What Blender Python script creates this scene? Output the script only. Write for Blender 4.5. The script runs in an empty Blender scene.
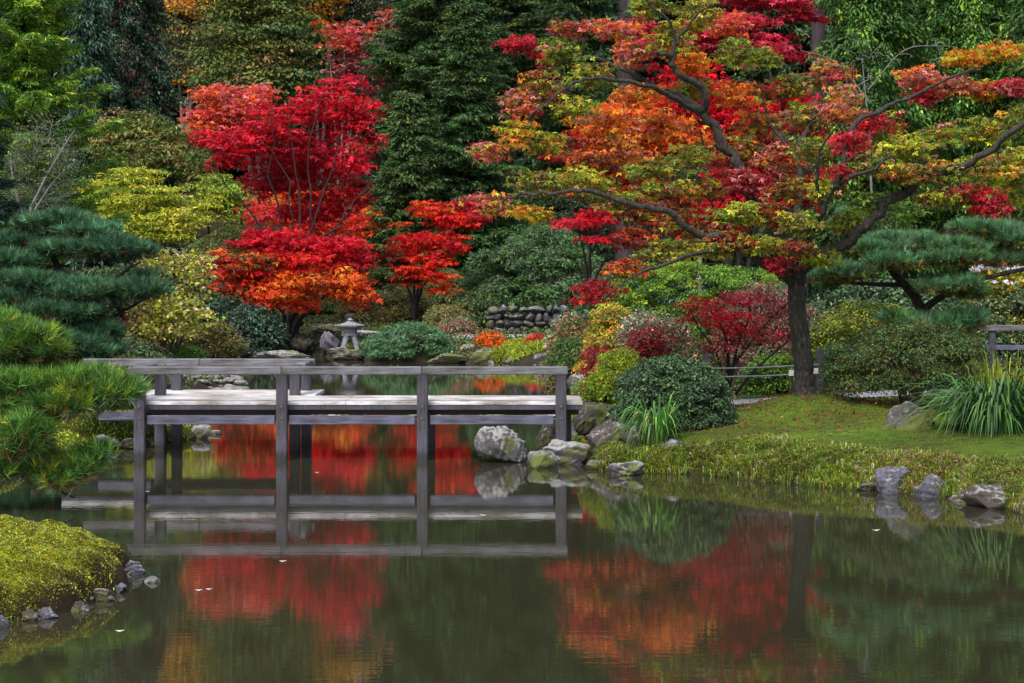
import bpy, bmesh, math
import numpy as np
from mathutils import Vector
R_ = math.radians
SC = bpy.context.scene
COL = SC.collection

# ------------------------------------------------------------ camera, world, sun, exposure
F = 1950.0; HY = 280.0; CH = 2.4           # focal length in px, horizon row, eye height above the water
cam_d = bpy.data.cameras.new('camera'); cam = bpy.data.objects.new('camera', cam_d); COL.objects.link(cam)
cam.location = (0, 0, CH); cam.rotation_euler = (R_(90), 0, 0)
cam_d.sensor_width = 36; cam_d.lens = F/1024*36; cam_d.shift_y = -(341.5-HY)/1024
cam_d.clip_start = .1; cam_d.clip_end = 2000
SC.camera = cam
wd = bpy.data.worlds.new('World'); SC.world = wd; wd.use_nodes = True
nt = wd.node_tree; nt.nodes.clear()
sky = nt.nodes.new('ShaderNodeTexSky'); sky.sky_type = 'NISHITA'; sky.sun_disc = False
SUN_EL, SUN_AZ = 58, 205
sky.sun_elevation = R_(SUN_EL); sky.sun_rotation = R_(SUN_AZ); sky.dust_density = 4; sky.ozone_density = 1
bgn = nt.nodes.new('ShaderNodeBackground'); bgn.inputs[1].default_value = .135
won = nt.nodes.new('ShaderNodeOutputWorld')
nt.links.new(sky.outputs[0], bgn.inputs[0]); nt.links.new(bgn.outputs[0], won.inputs[0])
sl = bpy.data.lights.new('sun', 'SUN'); sl.energy = 1.5; sl.angle = R_(20); sl.color = (1, .96, .9)
so = bpy.data.objects.new('sun', sl); COL.objects.link(so)
sd = Vector((math.sin(R_(SUN_AZ))*math.cos(R_(SUN_EL)), math.cos(R_(SUN_AZ))*math.cos(R_(SUN_EL)), math.sin(R_(SUN_EL))))
so.rotation_euler = sd.to_track_quat('Z', 'Y').to_euler(); so.location = (0, 0, 40)
SC.view_settings.view_transform = 'Standard'; SC.view_settings.look = 'None'
SC.view_settings.exposure = 0.98; SC.view_settings.gamma = 1; SC.view_settings.use_curve_mapping = False
SC.cycles.max_bounces = 6; SC.cycles.diffuse_bounces = 3; SC.cycles.glossy_bounces = 3
SC.cycles.transmission_bounces = 3; SC.cycles.transparent_max_bounces = 4

RNG = np.random.default_rng(7)
def P(px, py, Y): return np.array([(px-512)/F*Y, Y, CH-(py-HY)/F*Y])
def XW(px, Y): return (px-512)/F*Y
def ZW(py, Y): return CH-(py-HY)/F*Y
def W(px, py): Y = CH*F/(py-HY); return ((px-512)/F*Y, Y)

# ------------------------------------------------------------ scene bookkeeping
def tagp(o, label=None, cat=None, group=None, kind=None):
    if label: o['label'] = label
    if cat: o['category'] = cat
    if group: o['group'] = group
    if kind: o['kind'] = kind
    return o
def empty(name, loc, label, cat, group=None, rz=0):
    o = bpy.data.objects.new(name, None); COL.objects.link(o); o.location = loc; o.rotation_euler.z = rz
    o.empty_display_size = .2
    return tagp(o, label, cat, group)
def link(name, me, mat, parent=None, org=(0, 0, 0)):
    o = bpy.data.objects.new(name, me); COL.objects.link(o)
    if mat and not me.materials: me.materials.append(mat)
    if parent is not None: o.parent = parent
    o.location = org
    return o
def mesh_np(name, V, Fq, col=None, smooth=False):
    """V (n,3); Fq list of (m,k) index arrays; col (n,3) per vertex"""
    me = bpy.data.meshes.new(name)
    V = np.ascontiguousarray(V, dtype=np.float32)
    me.vertices.add(len(V)); me.vertices.foreach_set('co', V.ravel())
    idx = np.concatenate([f.ravel() for f in Fq]).astype(np.int32)
    tot = np.concatenate([np.full(len(f), f.shape[1]) for f in Fq])
    st = np.concatenate([[0], np.cumsum(tot)[:-1]]).astype(np.int32)
    me.loops.add(len(idx)); me.loops.foreach_set('vertex_index', idx)
    me.polygons.add(len(tot)); me.polygons.foreach_set('loop_start', st)
    me.update(calc_edges=True)
    me.polygons.foreach_set('use_smooth', np.full(len(tot), smooth, dtype=bool))
    if col is not None:
        a = me.color_attributes.new('col', 'FLOAT_COLOR', 'POINT')
        c = np.ones((len(V), 4), dtype=np.float32); c[:, :3] = np.clip(col, 0, 1)
        a.data.foreach_set('color', c.ravel())
    return me

# ------------------------------------------------------------ materials
def newmat(name):
    m = bpy.data.materials.new(name); m.use_nodes = True; t = m.node_tree; t.nodes.clear()
    out = t.nodes.new('ShaderNodeOutputMaterial'); return m, t, out
def N(t, ty, **kw):
    n = t.nodes.new(ty)
    for k, v in kw.items():
        if k.startswith('i_'): n.inputs[k[2:].replace('_', ' ')].default_value = v
        elif k.startswith('n'): n.inputs[int(k[1:])].default_value = v
        else: setattr(n, k, v)
    return n
def ramp(t, fac, stops):
    r = t.nodes.new('ShaderNodeValToRGB'); e = r.color_ramp.elements
    while len(e) < len(stops): e.new(.5)
    for k, (p, c) in enumerate(stops): e[k].position = p; e[k].color = (*c, 1)
    t.links.new(fac, r.inputs[0]); return r.outputs[0]
def leaf_mat(name, trans=.3, rough=.55, spec=.3):
    m, t, out = newmat(name)
    a = N(t, 'ShaderNodeAttribute', attribute_name='col')
    p = N(t, 'ShaderNodeBsdfPrincipled'); p.inputs['Roughness'].default_value = rough
    p.inputs['Specular IOR Level'].default_value = spec
    tr = N(t, 'ShaderNodeBsdfTranslucent'); mx = N(t, 'ShaderNodeMixShader', n0=trans)
    t.links.new(a.outputs['Color'], p.inputs['Base Color']); t.links.new(a.outputs['Color'], tr.inputs['Color'])
    t.links.new(p.outputs[0], mx.inputs[1]); t.links.new(tr.outputs[0], mx.inputs[2]); t.links.new(mx.outputs[0], out.inputs[0])
    return m
M_LEAF = leaf_mat('leaf'); M_WAX = leaf_mat('waxy_leaf', .12, .38, .45); M_NEED = leaf_mat('needle', .12, .5, .25)
M_MAPLE = leaf_mat('maple_leaf', .42, .5, .25)
def bumpy(t, p, fac, strength=.4, dist=.02):
    b = N(t, 'ShaderNodeBump'); b.inputs['Strength'].default_value = strength; b.inputs['Distance'].default_value = dist
    t.links.new(fac, b.inputs['Height']); t.links.new(b.outputs[0], p.inputs['Normal'])
def bark_mat(name, stops, sc=18):
    m, t, out = newmat(name); p = N(t, 'ShaderNodeBsdfPrincipled'); p.inputs['Roughness'].default_value = .8
    co = N(t, 'ShaderNodeTexCoord'); mp = N(t, 'ShaderNodeMapping'); mp.inputs['Scale'].default_value = (1, 1, .35)
    n = N(t, 'ShaderNodeTexNoise'); n.inputs['Scale'].default_value = sc; n.inputs['Detail'].default_value = 8; n.inputs['Roughness'].default_value = .7
    t.links.new(co.outputs['Object'], mp.inputs[0]); t.links.new(mp.outputs[0], n.inputs[0])
    t.links.new(ramp(t, n.outputs[0], stops), p.inputs['Base Color']); bumpy(t, p, n.outputs[0], .9, .03)
    t.links.new(p.outputs[0], out.inputs[0]); return m
M_BARK = bark_mat('bark', [(.36, (.004, .003, .003)), (.48, (.018, .014, .011)), (.57, (.04, .034, .022)), (.7, (.12, .12, .085))], 30)
M_DBARK = bark_mat('dark_bark', [(.3, (.007, .006, .005)), (.6, (.022, .016, .014)), (.8, (.05, .045, .035))])
M_RBARK = bark_mat('red_bark', [(.3, (.012, .008, .01)), (.6, (.045, .03, .035)), (.8, (.09, .065, .07))], 6)
M_GBARK = bark_mat('grey_bark', [(.3, (.1, .09, .08)), (.6, (.22, .21, .2)), (.8, (.35, .34, .32))])
def wood_mat(name, base, sc=(1, 14, 14), rough=.5, wet=False):
    m, t, out = newmat(name); p = N(t, 'ShaderNodeBsdfPrincipled'); p.inputs['Roughness'].default_value = rough
    co = N(t, 'ShaderNodeTexCoord'); mp = N(t, 'ShaderNodeMapping'); mp.inputs['Scale'].default_value = sc
    n = N(t, 'ShaderNodeTexNoise'); n.inputs['Scale'].default_value = 3; n.inputs['Detail'].default_value = 9; n.inputs['Roughness'].default_value = .65
    n2 = N(t, 'ShaderNodeTexNoise'); n2.inputs['Scale'].default_value = 1.6; n2.inputs['Detail'].default_value = 4
    t.links.new(co.outputs['Object'], mp.inputs[0]); t.links.new(mp.outputs[0], n.inputs[0]); t.links.new(co.outputs['Object'], n2.inputs[0])
    b = np.array(base)
    c1 = ramp(t, n.outputs[0], [(.34, tuple(b*.35)), (.5, tuple(b)), (.7, tuple(np.minimum(b*1.45, .9)))])
    c2 = ramp(t, n2.outputs[0], [(.38, (.5, .47, .4)), (.58, (1, 1, 1))])
    mx = N(t, 'ShaderNodeMix', data_type='RGBA', blend_type='MULTIPLY'); mx.inputs[0].default_value = 1
    t.links.new(c1, mx.inputs[6]); t.links.new(c2, mx.inputs[7]); t.links.new(mx.outputs[2], p.inputs['Base Color'])
    if wet:
        ge = N(t, 'ShaderNodeNewGeometry'); sp = N(t, 'ShaderNodeSeparateXYZ'); t.links.new(ge.outputs['Position'], sp.inputs[0])
        ma = N(t, 'ShaderNodeMath', operation='MULTIPLY_ADD'); t.links.new(n2.outputs[0], ma.inputs[0]); ma.inputs[1].default_value = -.12; t.links.new(sp.outputs[2], ma.inputs[2])
        m3 = N(t, 'ShaderNodeMix', data_type='RGBA', blend_type='MULTIPLY'); m3.inputs[0].default_value = 1
        t.links.new(mx.outputs[2], m3.inputs[6]); t.links.new(ramp(t, ma.outputs[0], [(0, (.3, .32, .22)), (.09, (1, 1, 1))]), m3.inputs[7]); t.links.new(m3.outputs[2], p.inputs['Base Color'])
    bumpy(t, p, n.outputs[0], .5, .01); t.links.new(p.outputs[0], out.inputs[0]); return m
M_POST = wood_mat('weathered_post_wood', (.07, .066, .09), (14, 14, 1), wet=True)
M_BEAM = wood_mat('weathered_beam_wood', (.1, .1, .155))
M_RAILW = wood_mat('weathered_rail_wood', (.135, .135, .15))
M_DECK = wood_mat('deck_wood', (.62, .6, .59), (1.5, 12, 12), .4)
def rock_mat(name, base, lichen=.6, moss=.5, mossc=(.1, .12, .02)):
    m, t, out = newmat(name); p = N(t, 'ShaderNodeBsdfPrincipled'); p.inputs['Roughness'].default_value = .75
    co = N(t, 'ShaderNodeTexCoord'); b = np.array(base)
    n = N(t, 'ShaderNodeTexNoise'); n.inputs['Scale'].default_value = 13; n.inputs['Detail'].default_value = 12; n.inputs['Roughness'].default_value = .78
    t.links.new(co.outputs['Object'], n.inputs[0])
    c1 = ramp(t, n.outputs[0], [(.3, tuple(b*.35)), (.5, tuple(b)), (.7, tuple(np.minimum(b*1.7, .9)))])
    n2 = N(t, 'ShaderNodeTexNoise'); n2.inputs['Scale'].default_value = 10; n2.inputs['Detail'].default_value = 9; n2.inputs['Roughness'].default_value = .75
    mp = N(t, 'ShaderNodeMapping'); mp.inputs['Location'].default_value = (7, 3, 1); t.links.new(co.outputs['Object'], mp.inputs[0]); t.links.new(mp.outputs[0], n2.inputs[0])
    ge = N(t, 'ShaderNodeNewGeometry'); sp = N(t, 'ShaderNodeSeparateXYZ'); t.links.new(ge.outputs['Normal'], sp.inputs[0])
    def upw(src, k):
        m_ = N(t, 'ShaderNodeMath', operation='MULTIPLY_ADD'); t.links.new(sp.outputs[2], m_.inputs[0]); m_.inputs[1].default_value = k; t.links.new(src, m_.inputs[2]); return m_.outputs[0]
    f1 = ramp(t, upw(n2.outputs[0], .16), [(.70-.2*lichen, (0, 0, 0)), (.76-.2*lichen, (1, 1, 1))])
    mx = N(t, 'ShaderNodeMix', data_type='RGBA'); t.links.new(f1, mx.inputs[0]); t.links.new(c1, mx.inputs[6]); mx.inputs[7].default_value = (.3, .3, .29, 1)
    n3 = N(t, 'ShaderNodeTexNoise'); n3.inputs['Scale'].default_value = 2.3; n3.inputs['Detail'].default_value = 6; t.links.new(co.outputs['Object'], n3.inputs[0])
    f2 = ramp(t, upw(n3.outputs[0], .06), [(.72-.25*moss, (0, 0, 0)), (.82-.25*moss, (1, 1, 1))])
    mx2 = N(t, 'ShaderNodeMix', data_type='RGBA'); t.links.new(f2, mx2.inputs[0]); t.links.new(mx.outputs[2], mx2.inputs[6]); mx2.inputs[7].default_value = (*mossc, 1)
    t.links.new(mx2.outputs[2], p.inputs['Base Color']); bumpy(t, p, n.outputs[0], .9, .05)
    t.links.new(p.outputs[0], out.inputs[0]); return m
M_ROCKL = rock_mat('lichen_rock', (.075, .07, .072), .72, .6)
M_ROCKM = rock_mat('mossy_rock', (.085, .08, .07), .45, 1.)
M_ROCKB = rock_mat('brown_rock', (.06, .048, .042), .3, .6)
M_ROCKG = rock_mat('grey_rock', (.1, .1, .125), .4, .35)
M_STONE = rock_mat('lantern_granite', (.2, .21, .24), .35, .3)
M_DROCK = rock_mat('dark_wall_stone', (.05, .05, .06), .3, .6)
M_FLAT = rock_mat('pale_flat_stone', (.16, .15, .145), .5, .5)
def ground_mat():
    m, t, out = newmat('mossy_ground'); p = N(t, 'ShaderNodeBsdfPrincipled'); p.inputs['Roughness'].default_value = .9
    p.inputs['Specular IOR Level'].default_value = .135
    a = N(t, 'ShaderNodeAttribute', attribute_name='col'); co = N(t, 'ShaderNodeTexCoord')
    n = N(t, 'ShaderNodeTexNoise'); n.inputs['Scale'].default_value = 7; n.inputs['Detail'].default_value = 12; n.inputs['Roughness'].default_value = .75
    t.links.new(co.outputs['Object'], n.inputs[0])
    c = ramp(t, n.outputs[0], [(.3, (.35, .28, .2)), (.5, (1, 1, 1)), (.72, (1.6, 1.5, .9))])
    mx = N(t, 'ShaderNodeMix', data_type='RGBA', blend_type='MULTIPLY'); mx.inputs[0].default_value = 1
    t.links.new(a.outputs['Color'], mx.inputs[6]); t.links.new(c, mx.inputs[7]); t.links.new(mx.outputs[2], p.inputs['Base Color'])
    bumpy(t, p, n.outputs[0], 1, .06); t.links.new(p.outputs[0], out.inputs[0]); return m
M_GROUND = ground_mat()
def gravel_mat():
    m, t, out = newmat('gravel'); p = N(t, 'ShaderNodeBsdfPrincipled'); p.inputs['Roughness'].default_value = .85
    co = N(t, 'ShaderNodeTexCoord'); v = N(t, 'ShaderNodeTexVoronoi'); v.inputs['Scale'].default_value = 30
    t.links.new(co.outputs['Object'], v.inputs[0])
    c = ramp(t, v.outputs['Color'], [(0, (.2, .19, .2)), (.5, (.36, .35, .37)), (1, (.5, .49, .5))])
    t.links.new(c, p.inputs['Base Color']); bumpy(t, p, v.outputs['Distance'], .6, .02)
    t.links.new(p.outputs[0], out.inputs[0]); return m
M_GRAVEL = gravel_mat()
def water_mat():
    m, t, out = newmat('pond_water'); p = N(t, 'ShaderNodeBsdfPrincipled')
    p.inputs['Base Color'].default_value = (.026, .026, .014, 1); p.inputs['Roughness'].default_value = .015
    p.inputs['IOR'].default_value = 2.8
    co = N(t, 'ShaderNodeTexCoord'); mp = N(t, 'ShaderNodeMapping'); mp.inputs['Scale'].default_value = (.9, 4.5, 1)
    n = N(t, 'ShaderNodeTexNoise'); n.inputs['Scale'].default_value = 2.2; n.inputs['Detail'].default_value = 3; n.inputs['Roughness'].default_value = .55
    t.links.new(co.outputs['Object'], mp.inputs[0]); t.links.new(mp.outputs[0], n.inputs[0])
    b = N(t, 'ShaderNodeBump'); b.inputs['Strength'].default_value = .5; b.inputs['Distance'].default_value = .0009
    t.links.new(n.outputs[0], b.inputs['Height']); t.links.new(b.outputs[0], p.inputs['Normal'])
    t.links.new(p.outputs[0], out.inputs[0]); return m
M_WATER = water_mat()
def flatmat(name, c, rough=.6):
    m, t, out = newmat(name); p = N(t, 'ShaderNodeBsdfPrincipled'); p.inputs['Roughness'].default_value = rough
    n = N(t, 'ShaderNodeTexNoise'); n.inputs['Scale'].default_value = 20; n.inputs['Detail'].default_value = 5
    b = np.array(c); t.links.new(ramp(t, n.outputs[0], [(.3, tuple(b*.8)), (.7, tuple(np.minimum(b*1.15, 1)))]), p.inputs['Base Color'])
    t.links.new(p.outputs[0], out.inputs[0]); return m
M_WHITE = flatmat('white_paint', (.8, .8, .8)); M_BOLT = flatmat('rusty_metal', (.06, .05, .05), .4)
M_BAMBOO = flatmat('pale_bamboo', (.42, .33, .25)); M_DARK = flatmat('dark_timber', (.03, .025, .02))
M_THATCH = flatmat('grey_timber', (.22, .23, .27))

# ------------------------------------------------------------ palettes (linear albedo)
C = dict(red=(.58, .008, .02), crim=(.36, .006, .02), rose=(.6, .05, .09), ornred=(.72, .045, .015), orn=(.8, .16, .02),
         amber=(.72, .3, .03), yel=(.62, .52, .07), ygrn=(.38, .42, .03), lime=(.2, .33, .03), olive=(.15, .17, .03), green=(.05, .13, .025),
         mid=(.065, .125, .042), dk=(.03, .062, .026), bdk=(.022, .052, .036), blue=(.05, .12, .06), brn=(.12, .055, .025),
         rbrn=(.16, .035, .025), pink=(.5, .17, .15), grey=(.12, .14, .09), cream=(.55, .52, .33), white=(.75, .77, .8), jun=(.1, .25, .12),
         sage=(.13, .2, .11), tan=(.32, .2, .08), lav=(.45, .5, .75), fresh=(.1, .24, .04))
def pal(s):
    """'red3 orn1' -> colours, weights"""
    cs, ws = [], []
    for w in s.split():
        k = w.rstrip('0123456789.'); n = w[len(k):]; cs.append(C[k]); ws.append(float(n or 1))
    ws = np.array(ws); return np.array(cs), ws/ws.sum()
def pal_pick(s, clump_id, n_cl, rng, coher=.7, jit=.25):
    cs, ws = pal(s)
    cc = rng.choice(len(cs), n_cl, p=ws)[clump_id]
    ll = rng.choice(len(cs), len(clump_id), p=ws)
    use = rng.random(len(clump_id)) < coher
    i = np.where(use, cc, ll); c = cs[i]
    mixw = rng.random((len(i), 1))*.35; c = c*(1-mixw)+cs[ll]*mixw
    cj = np.exp(rng.normal(0, .18, n_cl))[clump_id]
    return c*np.exp(rng.normal(0, jit, (len(i), 1)))*cj[:, None]

# ------------------------------------------------------------ leaf geometry
def unit(v): return v/np.maximum(np.linalg.norm(v, axis=-1, keepdims=True), 1e-6)
def leaf_geo(Pt, Nn, D, S, asp, kind, col):
    T = unit(np.cross(Nn, D)); S = S[:, None]
    if kind == 'palm':
        vs, cs = [], []
        for ang, k in ((-70, .75), (0, 1), (70, .75)):
            a = R_(ang); d = D*math.cos(a)+T*math.sin(a); tt = T*math.cos(a)-D*math.sin(a)
            q = np.stack([Pt, Pt+d*S*.5*k+tt*S*asp*.5, Pt+d*S*k-Nn*S*.15, Pt+d*S*.5*k-tt*S*asp*.5], 1)
            vs.append(q.reshape(-1, 3)); cs.append(np.repeat(col, 4, 0))
        V = np.concatenate(vs); CC = np.concatenate(cs)
    else:
        V = np.stack([Pt, Pt+D*S*.45+T*S*asp*.5, Pt+D*S-Nn*S*.12, Pt+D*S*.45-T*S*asp*.5], 1).reshape(-1, 3)
        CC = np.repeat(col, 4, 0)
    return V, np.arange(len(V)).reshape(-1, 4), CC
def clumps(Cn, Rd, rng, flat=.5, leaf=.1, asp=.55, dens=1., kind='rhomb', pl='green', low=-.25, droop=.4, nj=.5, coher=.7, inner=.6, outdir=None, jit=.25):
    Cn = np.asarray(Cn, float); Rd = np.asarray(Rd, float)
    area = leaf*leaf*asp*(1.5 if kind == 'palm' else .6)
    n = np.maximum(3, (dens*5.*Rd**2*(.45+.55*flat)/area)).astype(int)
    ci = np.repeat(np.arange(len(Cn)), n); m = len(ci)
    u = rng.normal(size=(m, 3)); u = unit(u)
    bad = u[:, 2] < low; u[bad, 2] *= -1
    rad = inner+(1.08-inner)*rng.random((m, 1))**.6
    # lumpy outline
    ph = rng.random((len(Cn), 3))*6.28
    lump = 1+.22*np.sin(3*np.arctan2(u[:, 1], u[:, 0])+ph[ci, 0])*np.cos(2*u[:, 2]+ph[ci, 1])
    Pt = Cn[ci]+u*rad*(Rd[ci]*lump)[:, None]*np.array([1, 1, flat])
    Nn = unit(u*np.array([1, 1, 1/max(flat, .25)])*.6+rng.normal(size=(m, 3))*nj+np.array([0, 0, .35]))
    od = u*np.array([1, 1, 0]) if outdir is None else outdir[ci]
    D = od+rng.normal(size=(m, 3))*.5+np.array([0, 0, -droop]); D = unit(D-Nn*(D*Nn).sum(1, keepdims=True))
    S = leaf*np.exp(rng.normal(0, .25, m))
    col = pal_pick(pl, ci, len(Cn), rng, coher, jit)
    return leaf_geo(Pt, Nn, D, S, asp, kind, col)
def needles(Cn, Rd, rng, flat=.35, ln=.12, wd=.006, tufts=60, per=16, pl='blue', spread=.75, up=.8, low=-.1, shell=.75):
    Cn = np.asarray(Cn, float); Rd = np.asarray(Rd, float)
    n = np.maximum(4, (tufts*(Rd/Rd.mean())**2)).astype(int)
    ci = np.repeat(np.arange(len(Cn)), n); m = len(ci)
    u = unit(rng.normal(size=(m, 3))); bad = u[:, 2] < low; u[bad, 2] *= -1
    ph = rng.random(len(Cn))*6.28
    lump = 1+.2*np.sin(3*np.arctan2(u[:, 1], u[:, 0])+ph[ci])
    Tp = Cn[ci]+u*(shell+(1.05-shell)*rng.random((m, 1)))*(Rd[ci]*lump)[:, None]*np.array([1, 1, flat])
    ax = unit(u*np.array([1, 1, .6])+np.array([0, 0, up])+rng.normal(size=(m, 3))*.25)
    col = pal_pick(pl, ci, len(Cn), rng, .5, .38)
    k = np.repeat(np.arange(m), per)
    d = unit(ax[k]+rng.normal(size=(len(k), 3))*spread*.55)
    b = Tp[k]-ax[k]*(rng.random((len(k), 1))*ln*.6)
    s = unit(np.cross(d, rng.normal(size=(len(k), 3))))*wd*.5
    L = ln*(.7+.5*rng.random((len(k), 1)))
    V = np.stack([b-s, b+s, b+d*L], 1).reshape(-1, 3)
    cc = col[k]*np.exp(rng.normal(0, .15, (len(k), 1)))
    return V, np.arange(len(V)).reshape(-1, 3), np.repeat(cc, 3, 0)
def merge(parts):
    V, Fs, Cc, off = [], {}, [], 0
    for v, f, c in parts:
        V.append(v); Fs.setdefault(f.shape[1], []).append(f+off); Cc.append(c); off += len(v)
    return np.concatenate(V), [np.concatenate(x) for x in Fs.values()], np.concatenate(Cc)

# ------------------------------------------------------------ tubes and skeletons
class Tubes:
    def __init__(s): s.V = []; s.F = []; s.n = 0
    def add(s, pts, rad, k=6, cap=True):
        pts = np.asarray(pts, float); rad = np.asarray(rad, float); n = len(pts)
        t = unit(np.gradient(pts, axis=0)); a = np.array([0, 0, 1.]) if abs(t[0, 2]) < .9 else np.array([1., 0, 0])
        u = unit(np.cross(t, a)); v = np.cross(t, u)
        th = np.arange(k)/k*2*math.pi
        ring = pts[:, None]+rad[:, None, None]*(u[:, None]*np.cos(th)[None, :, None]+v[:, None]*np.sin(th)[None, :, None])
        s.V.append(ring.reshape(-1, 3))
        i = np.arange(n-1)[:, None]*k; j = np.arange(k)[None]; j2 = (j+1) % k
        s.F.append(np.stack([i+j, i+j2, i+k+j2, i+k+j], -1).reshape(-1, 4)+s.n); s.n += n*k
    def mesh(s, name): return mesh_np(name, np.concatenate(s.V), [np.concatenate(s.F)], smooth=True)
def smooth_line(pts, m=6):
    pts = np.asarray(pts, float); n = len(pts)
    if n < 3: return np.array([pts[0]*(1-k/m)+pts[-1]*k/m for k in range(m+1)])
    ext = np.vstack([2*pts[0]-pts[1], pts, 2*pts[-1]-pts[-2]]); out = []
    for i in range(1, n):
        p0, p1, p2, p3 = ext[i-1], ext[i], ext[i+1], ext[i+2]
        for k in range(m):
            t = k/m; out.append(.5*((2*p1)+(-p0+p2)*t+(2*p0-5*p1+4*p2-p3)*t*t+(-p0+3*p1-3*p2+p3)*t**3))
    out.append(pts[-1]); return np.array(out)
def skeleton(tb, limbs, targets, rng, rmin=.008, gnarl=.12, rise=.12, gn=0):
    """limbs: list of (polyline, r0, r1); targets are joined to the nearest wood"""
    nodes, rads = [], []
    for pts, r0, r1 in limbs:
        L = smooth_line(pts, 6); m = len(L)
        L[1:-1] += rng.normal(size=(m-2, 3))*min(r0*.06, .006)
        if gn and r0 < .145: wv_ = rng.normal(size=(m, 3)); wv_ = sum(np.roll(wv_, q_, 0) for q_ in range(-2, 3))/3.2; wv_[:3] *= .2; L = L+wv_*gn*np.clip(r0, .03, .09)/.09*(np.arange(m) > 0)[:, None]
        rr = r0+(r1-r0)*np.linspace(0, 1, m)**.8; tb.add(L, rr, 9 if r0 > .05 else 6)
        nodes += list(L); rads += list(rr)
    nodes = np.array(nodes); rads = np.array(rads)
    if len(targets) == 0: return
    T = np.asarray(targets, float)
    d0 = np.array([np.min(np.linalg.norm(nodes-t, axis=1)) for t in T])
    for t in T[np.argsort(d0)]:
        d = np.linalg.norm(nodes-t, axis=1)+.25*np.maximum(0, nodes[:, 2]-t[2]+.1)
        i = int(np.argmin(d)); a = nodes[i]; dist = np.linalg.norm(t-a)
        if dist < .03: continue
        m = 5; s = np.linspace(0, 1, m+1)[:, None]
        L = a*(1-s)+t*s; L[:, 2] += (rise*dist*np.sin(s*math.pi))[:, 0]; L[1:-1] += rng.normal(size=(m-1, 3))*gnarl*dist*.4
        r0 = max(rmin, min(rads[i]*.62, .012+.02*dist)); rr = np.linspace(r0, max(rmin*.6, r0*.35), m+1)
        tb.add(L, rr, 5); nodes = np.vstack([nodes, L[1:]]); rads = np.concatenate([rads, rr[1:]])

BLOB_RY = 1.0
def blob_centres(b, cr, rng, shell=.5, pack=.75, maxn=400):
    """b = (px,py,rx,ry,Y[,depth]) -> clump centres and radii in the world"""
    px, py, rx, ry, Y = b[:5]; sc = Y/F
    c = P(px, py, Y); rad = np.array([rx*sc, b[5] if len(b) > 5 else max(rx, ry)*sc*.8, ry*sc])
    out = []; tries = 0
    rad[2] *= BLOB_RY; eff = np.maximum(rad-cr*np.array([.6, .6, .3]), .05)
    want = min(maxn, int(3+2.6*(rad[0]*rad[2]+rad[0]*rad[1]+rad[1]*rad[2])/(cr*cr)))
    while len(out) < want and tries < want*12:
        tries += 1; u = unit(rng.normal(size=3))*(shell+(1-shell)*rng.random()); p = c+u*eff
        if all(np.sum((p-q)**2) > (cr*pack)**2 for q in out[-200:]): out.append(p)
    out = np.array(out); return out, cr*np.exp(rng.normal(0, .18, len(out)))

# ============================================================ THE SETTING
POND = [(-14, 5.5), (14, 5.5), W(1250, 575), W(1100, 533), W(1024, 516), W(985, 504), W(950, 498), W(915, 495), W(880, 491), W(820, 487),
        W(760, 483), W(700, 475), W(640, 473), W(600, 471), W(588, 455), W(592, 440), W(592, 415), W(594, 397), W(590, 385), W(576, 375),
        W(556, 369), W(530, 365), W(500, 363), W(470, 364), W(440, 362), W(400, 361), W(350, 359), W(330, 357), W(290, 355), W(250, 355),
        W(205, 358), W(150, 362), W(110, 372), W(170, 377), W(236, 382), W(240, 388), W(204, 393), W(192, 412), W(212, 431), W(204, 437),
        W(170, 443), W(130, 446), W(95, 449), W(50, 459), W(0, 486), W(-120, 500), (-14, 19)]
ISLE = [W(137, 576), W(128, 594), W(100, 607), W(60, 617), W(0, 630), W(-80, 642), (-7.5, 12.4), (-8, 18), (-5, 17.6), (-3.7, 16.9), (-3.15, 16.3)]
def sdist(X, Y, poly):
    """signed distance, positive inside poly"""
    x, y = X.ravel(), Y.ravel(); dm = np.full(x.shape, 1e9); ins = np.zeros(x.shape, bool); n = len(poly)
    for i in range(n):
        ax, ay = poly[i]; bx, by = poly[(i+1) % n]; dx, dy = bx-ax, by-ay
        t = np.clip(((x-ax)*dx+(y-ay)*dy)/(dx*dx+dy*dy+1e-9), 0, 1)
        dm = np.minimum(dm, np.hypot(x-ax-t*dx, y-ay-t*dy))
        if ay != by:
            c = ((ay > y) != (by > y)) & (x < (bx-ax)*(y-ay)/(by-ay)+ax); ins ^= c
    return np.where(ins, dm, -dm).reshape(X.shape)
def nz(X, Y, s, seed=0):
    r = np.random.default_rng(seed); o = 0
    for k in range(7):
        a = r.random()*6.28; f = s*(.6+r.random()*1.3); o = o+np.sin(f*(X*math.cos(a)+Y*math.sin(a))+r.random()*6.28)
    return o/3.2
def sstep(x): x = np.clip(x, 0, 1); return x*x*(3-2*x)
TREE = P(803, 396, 27.4)
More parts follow.
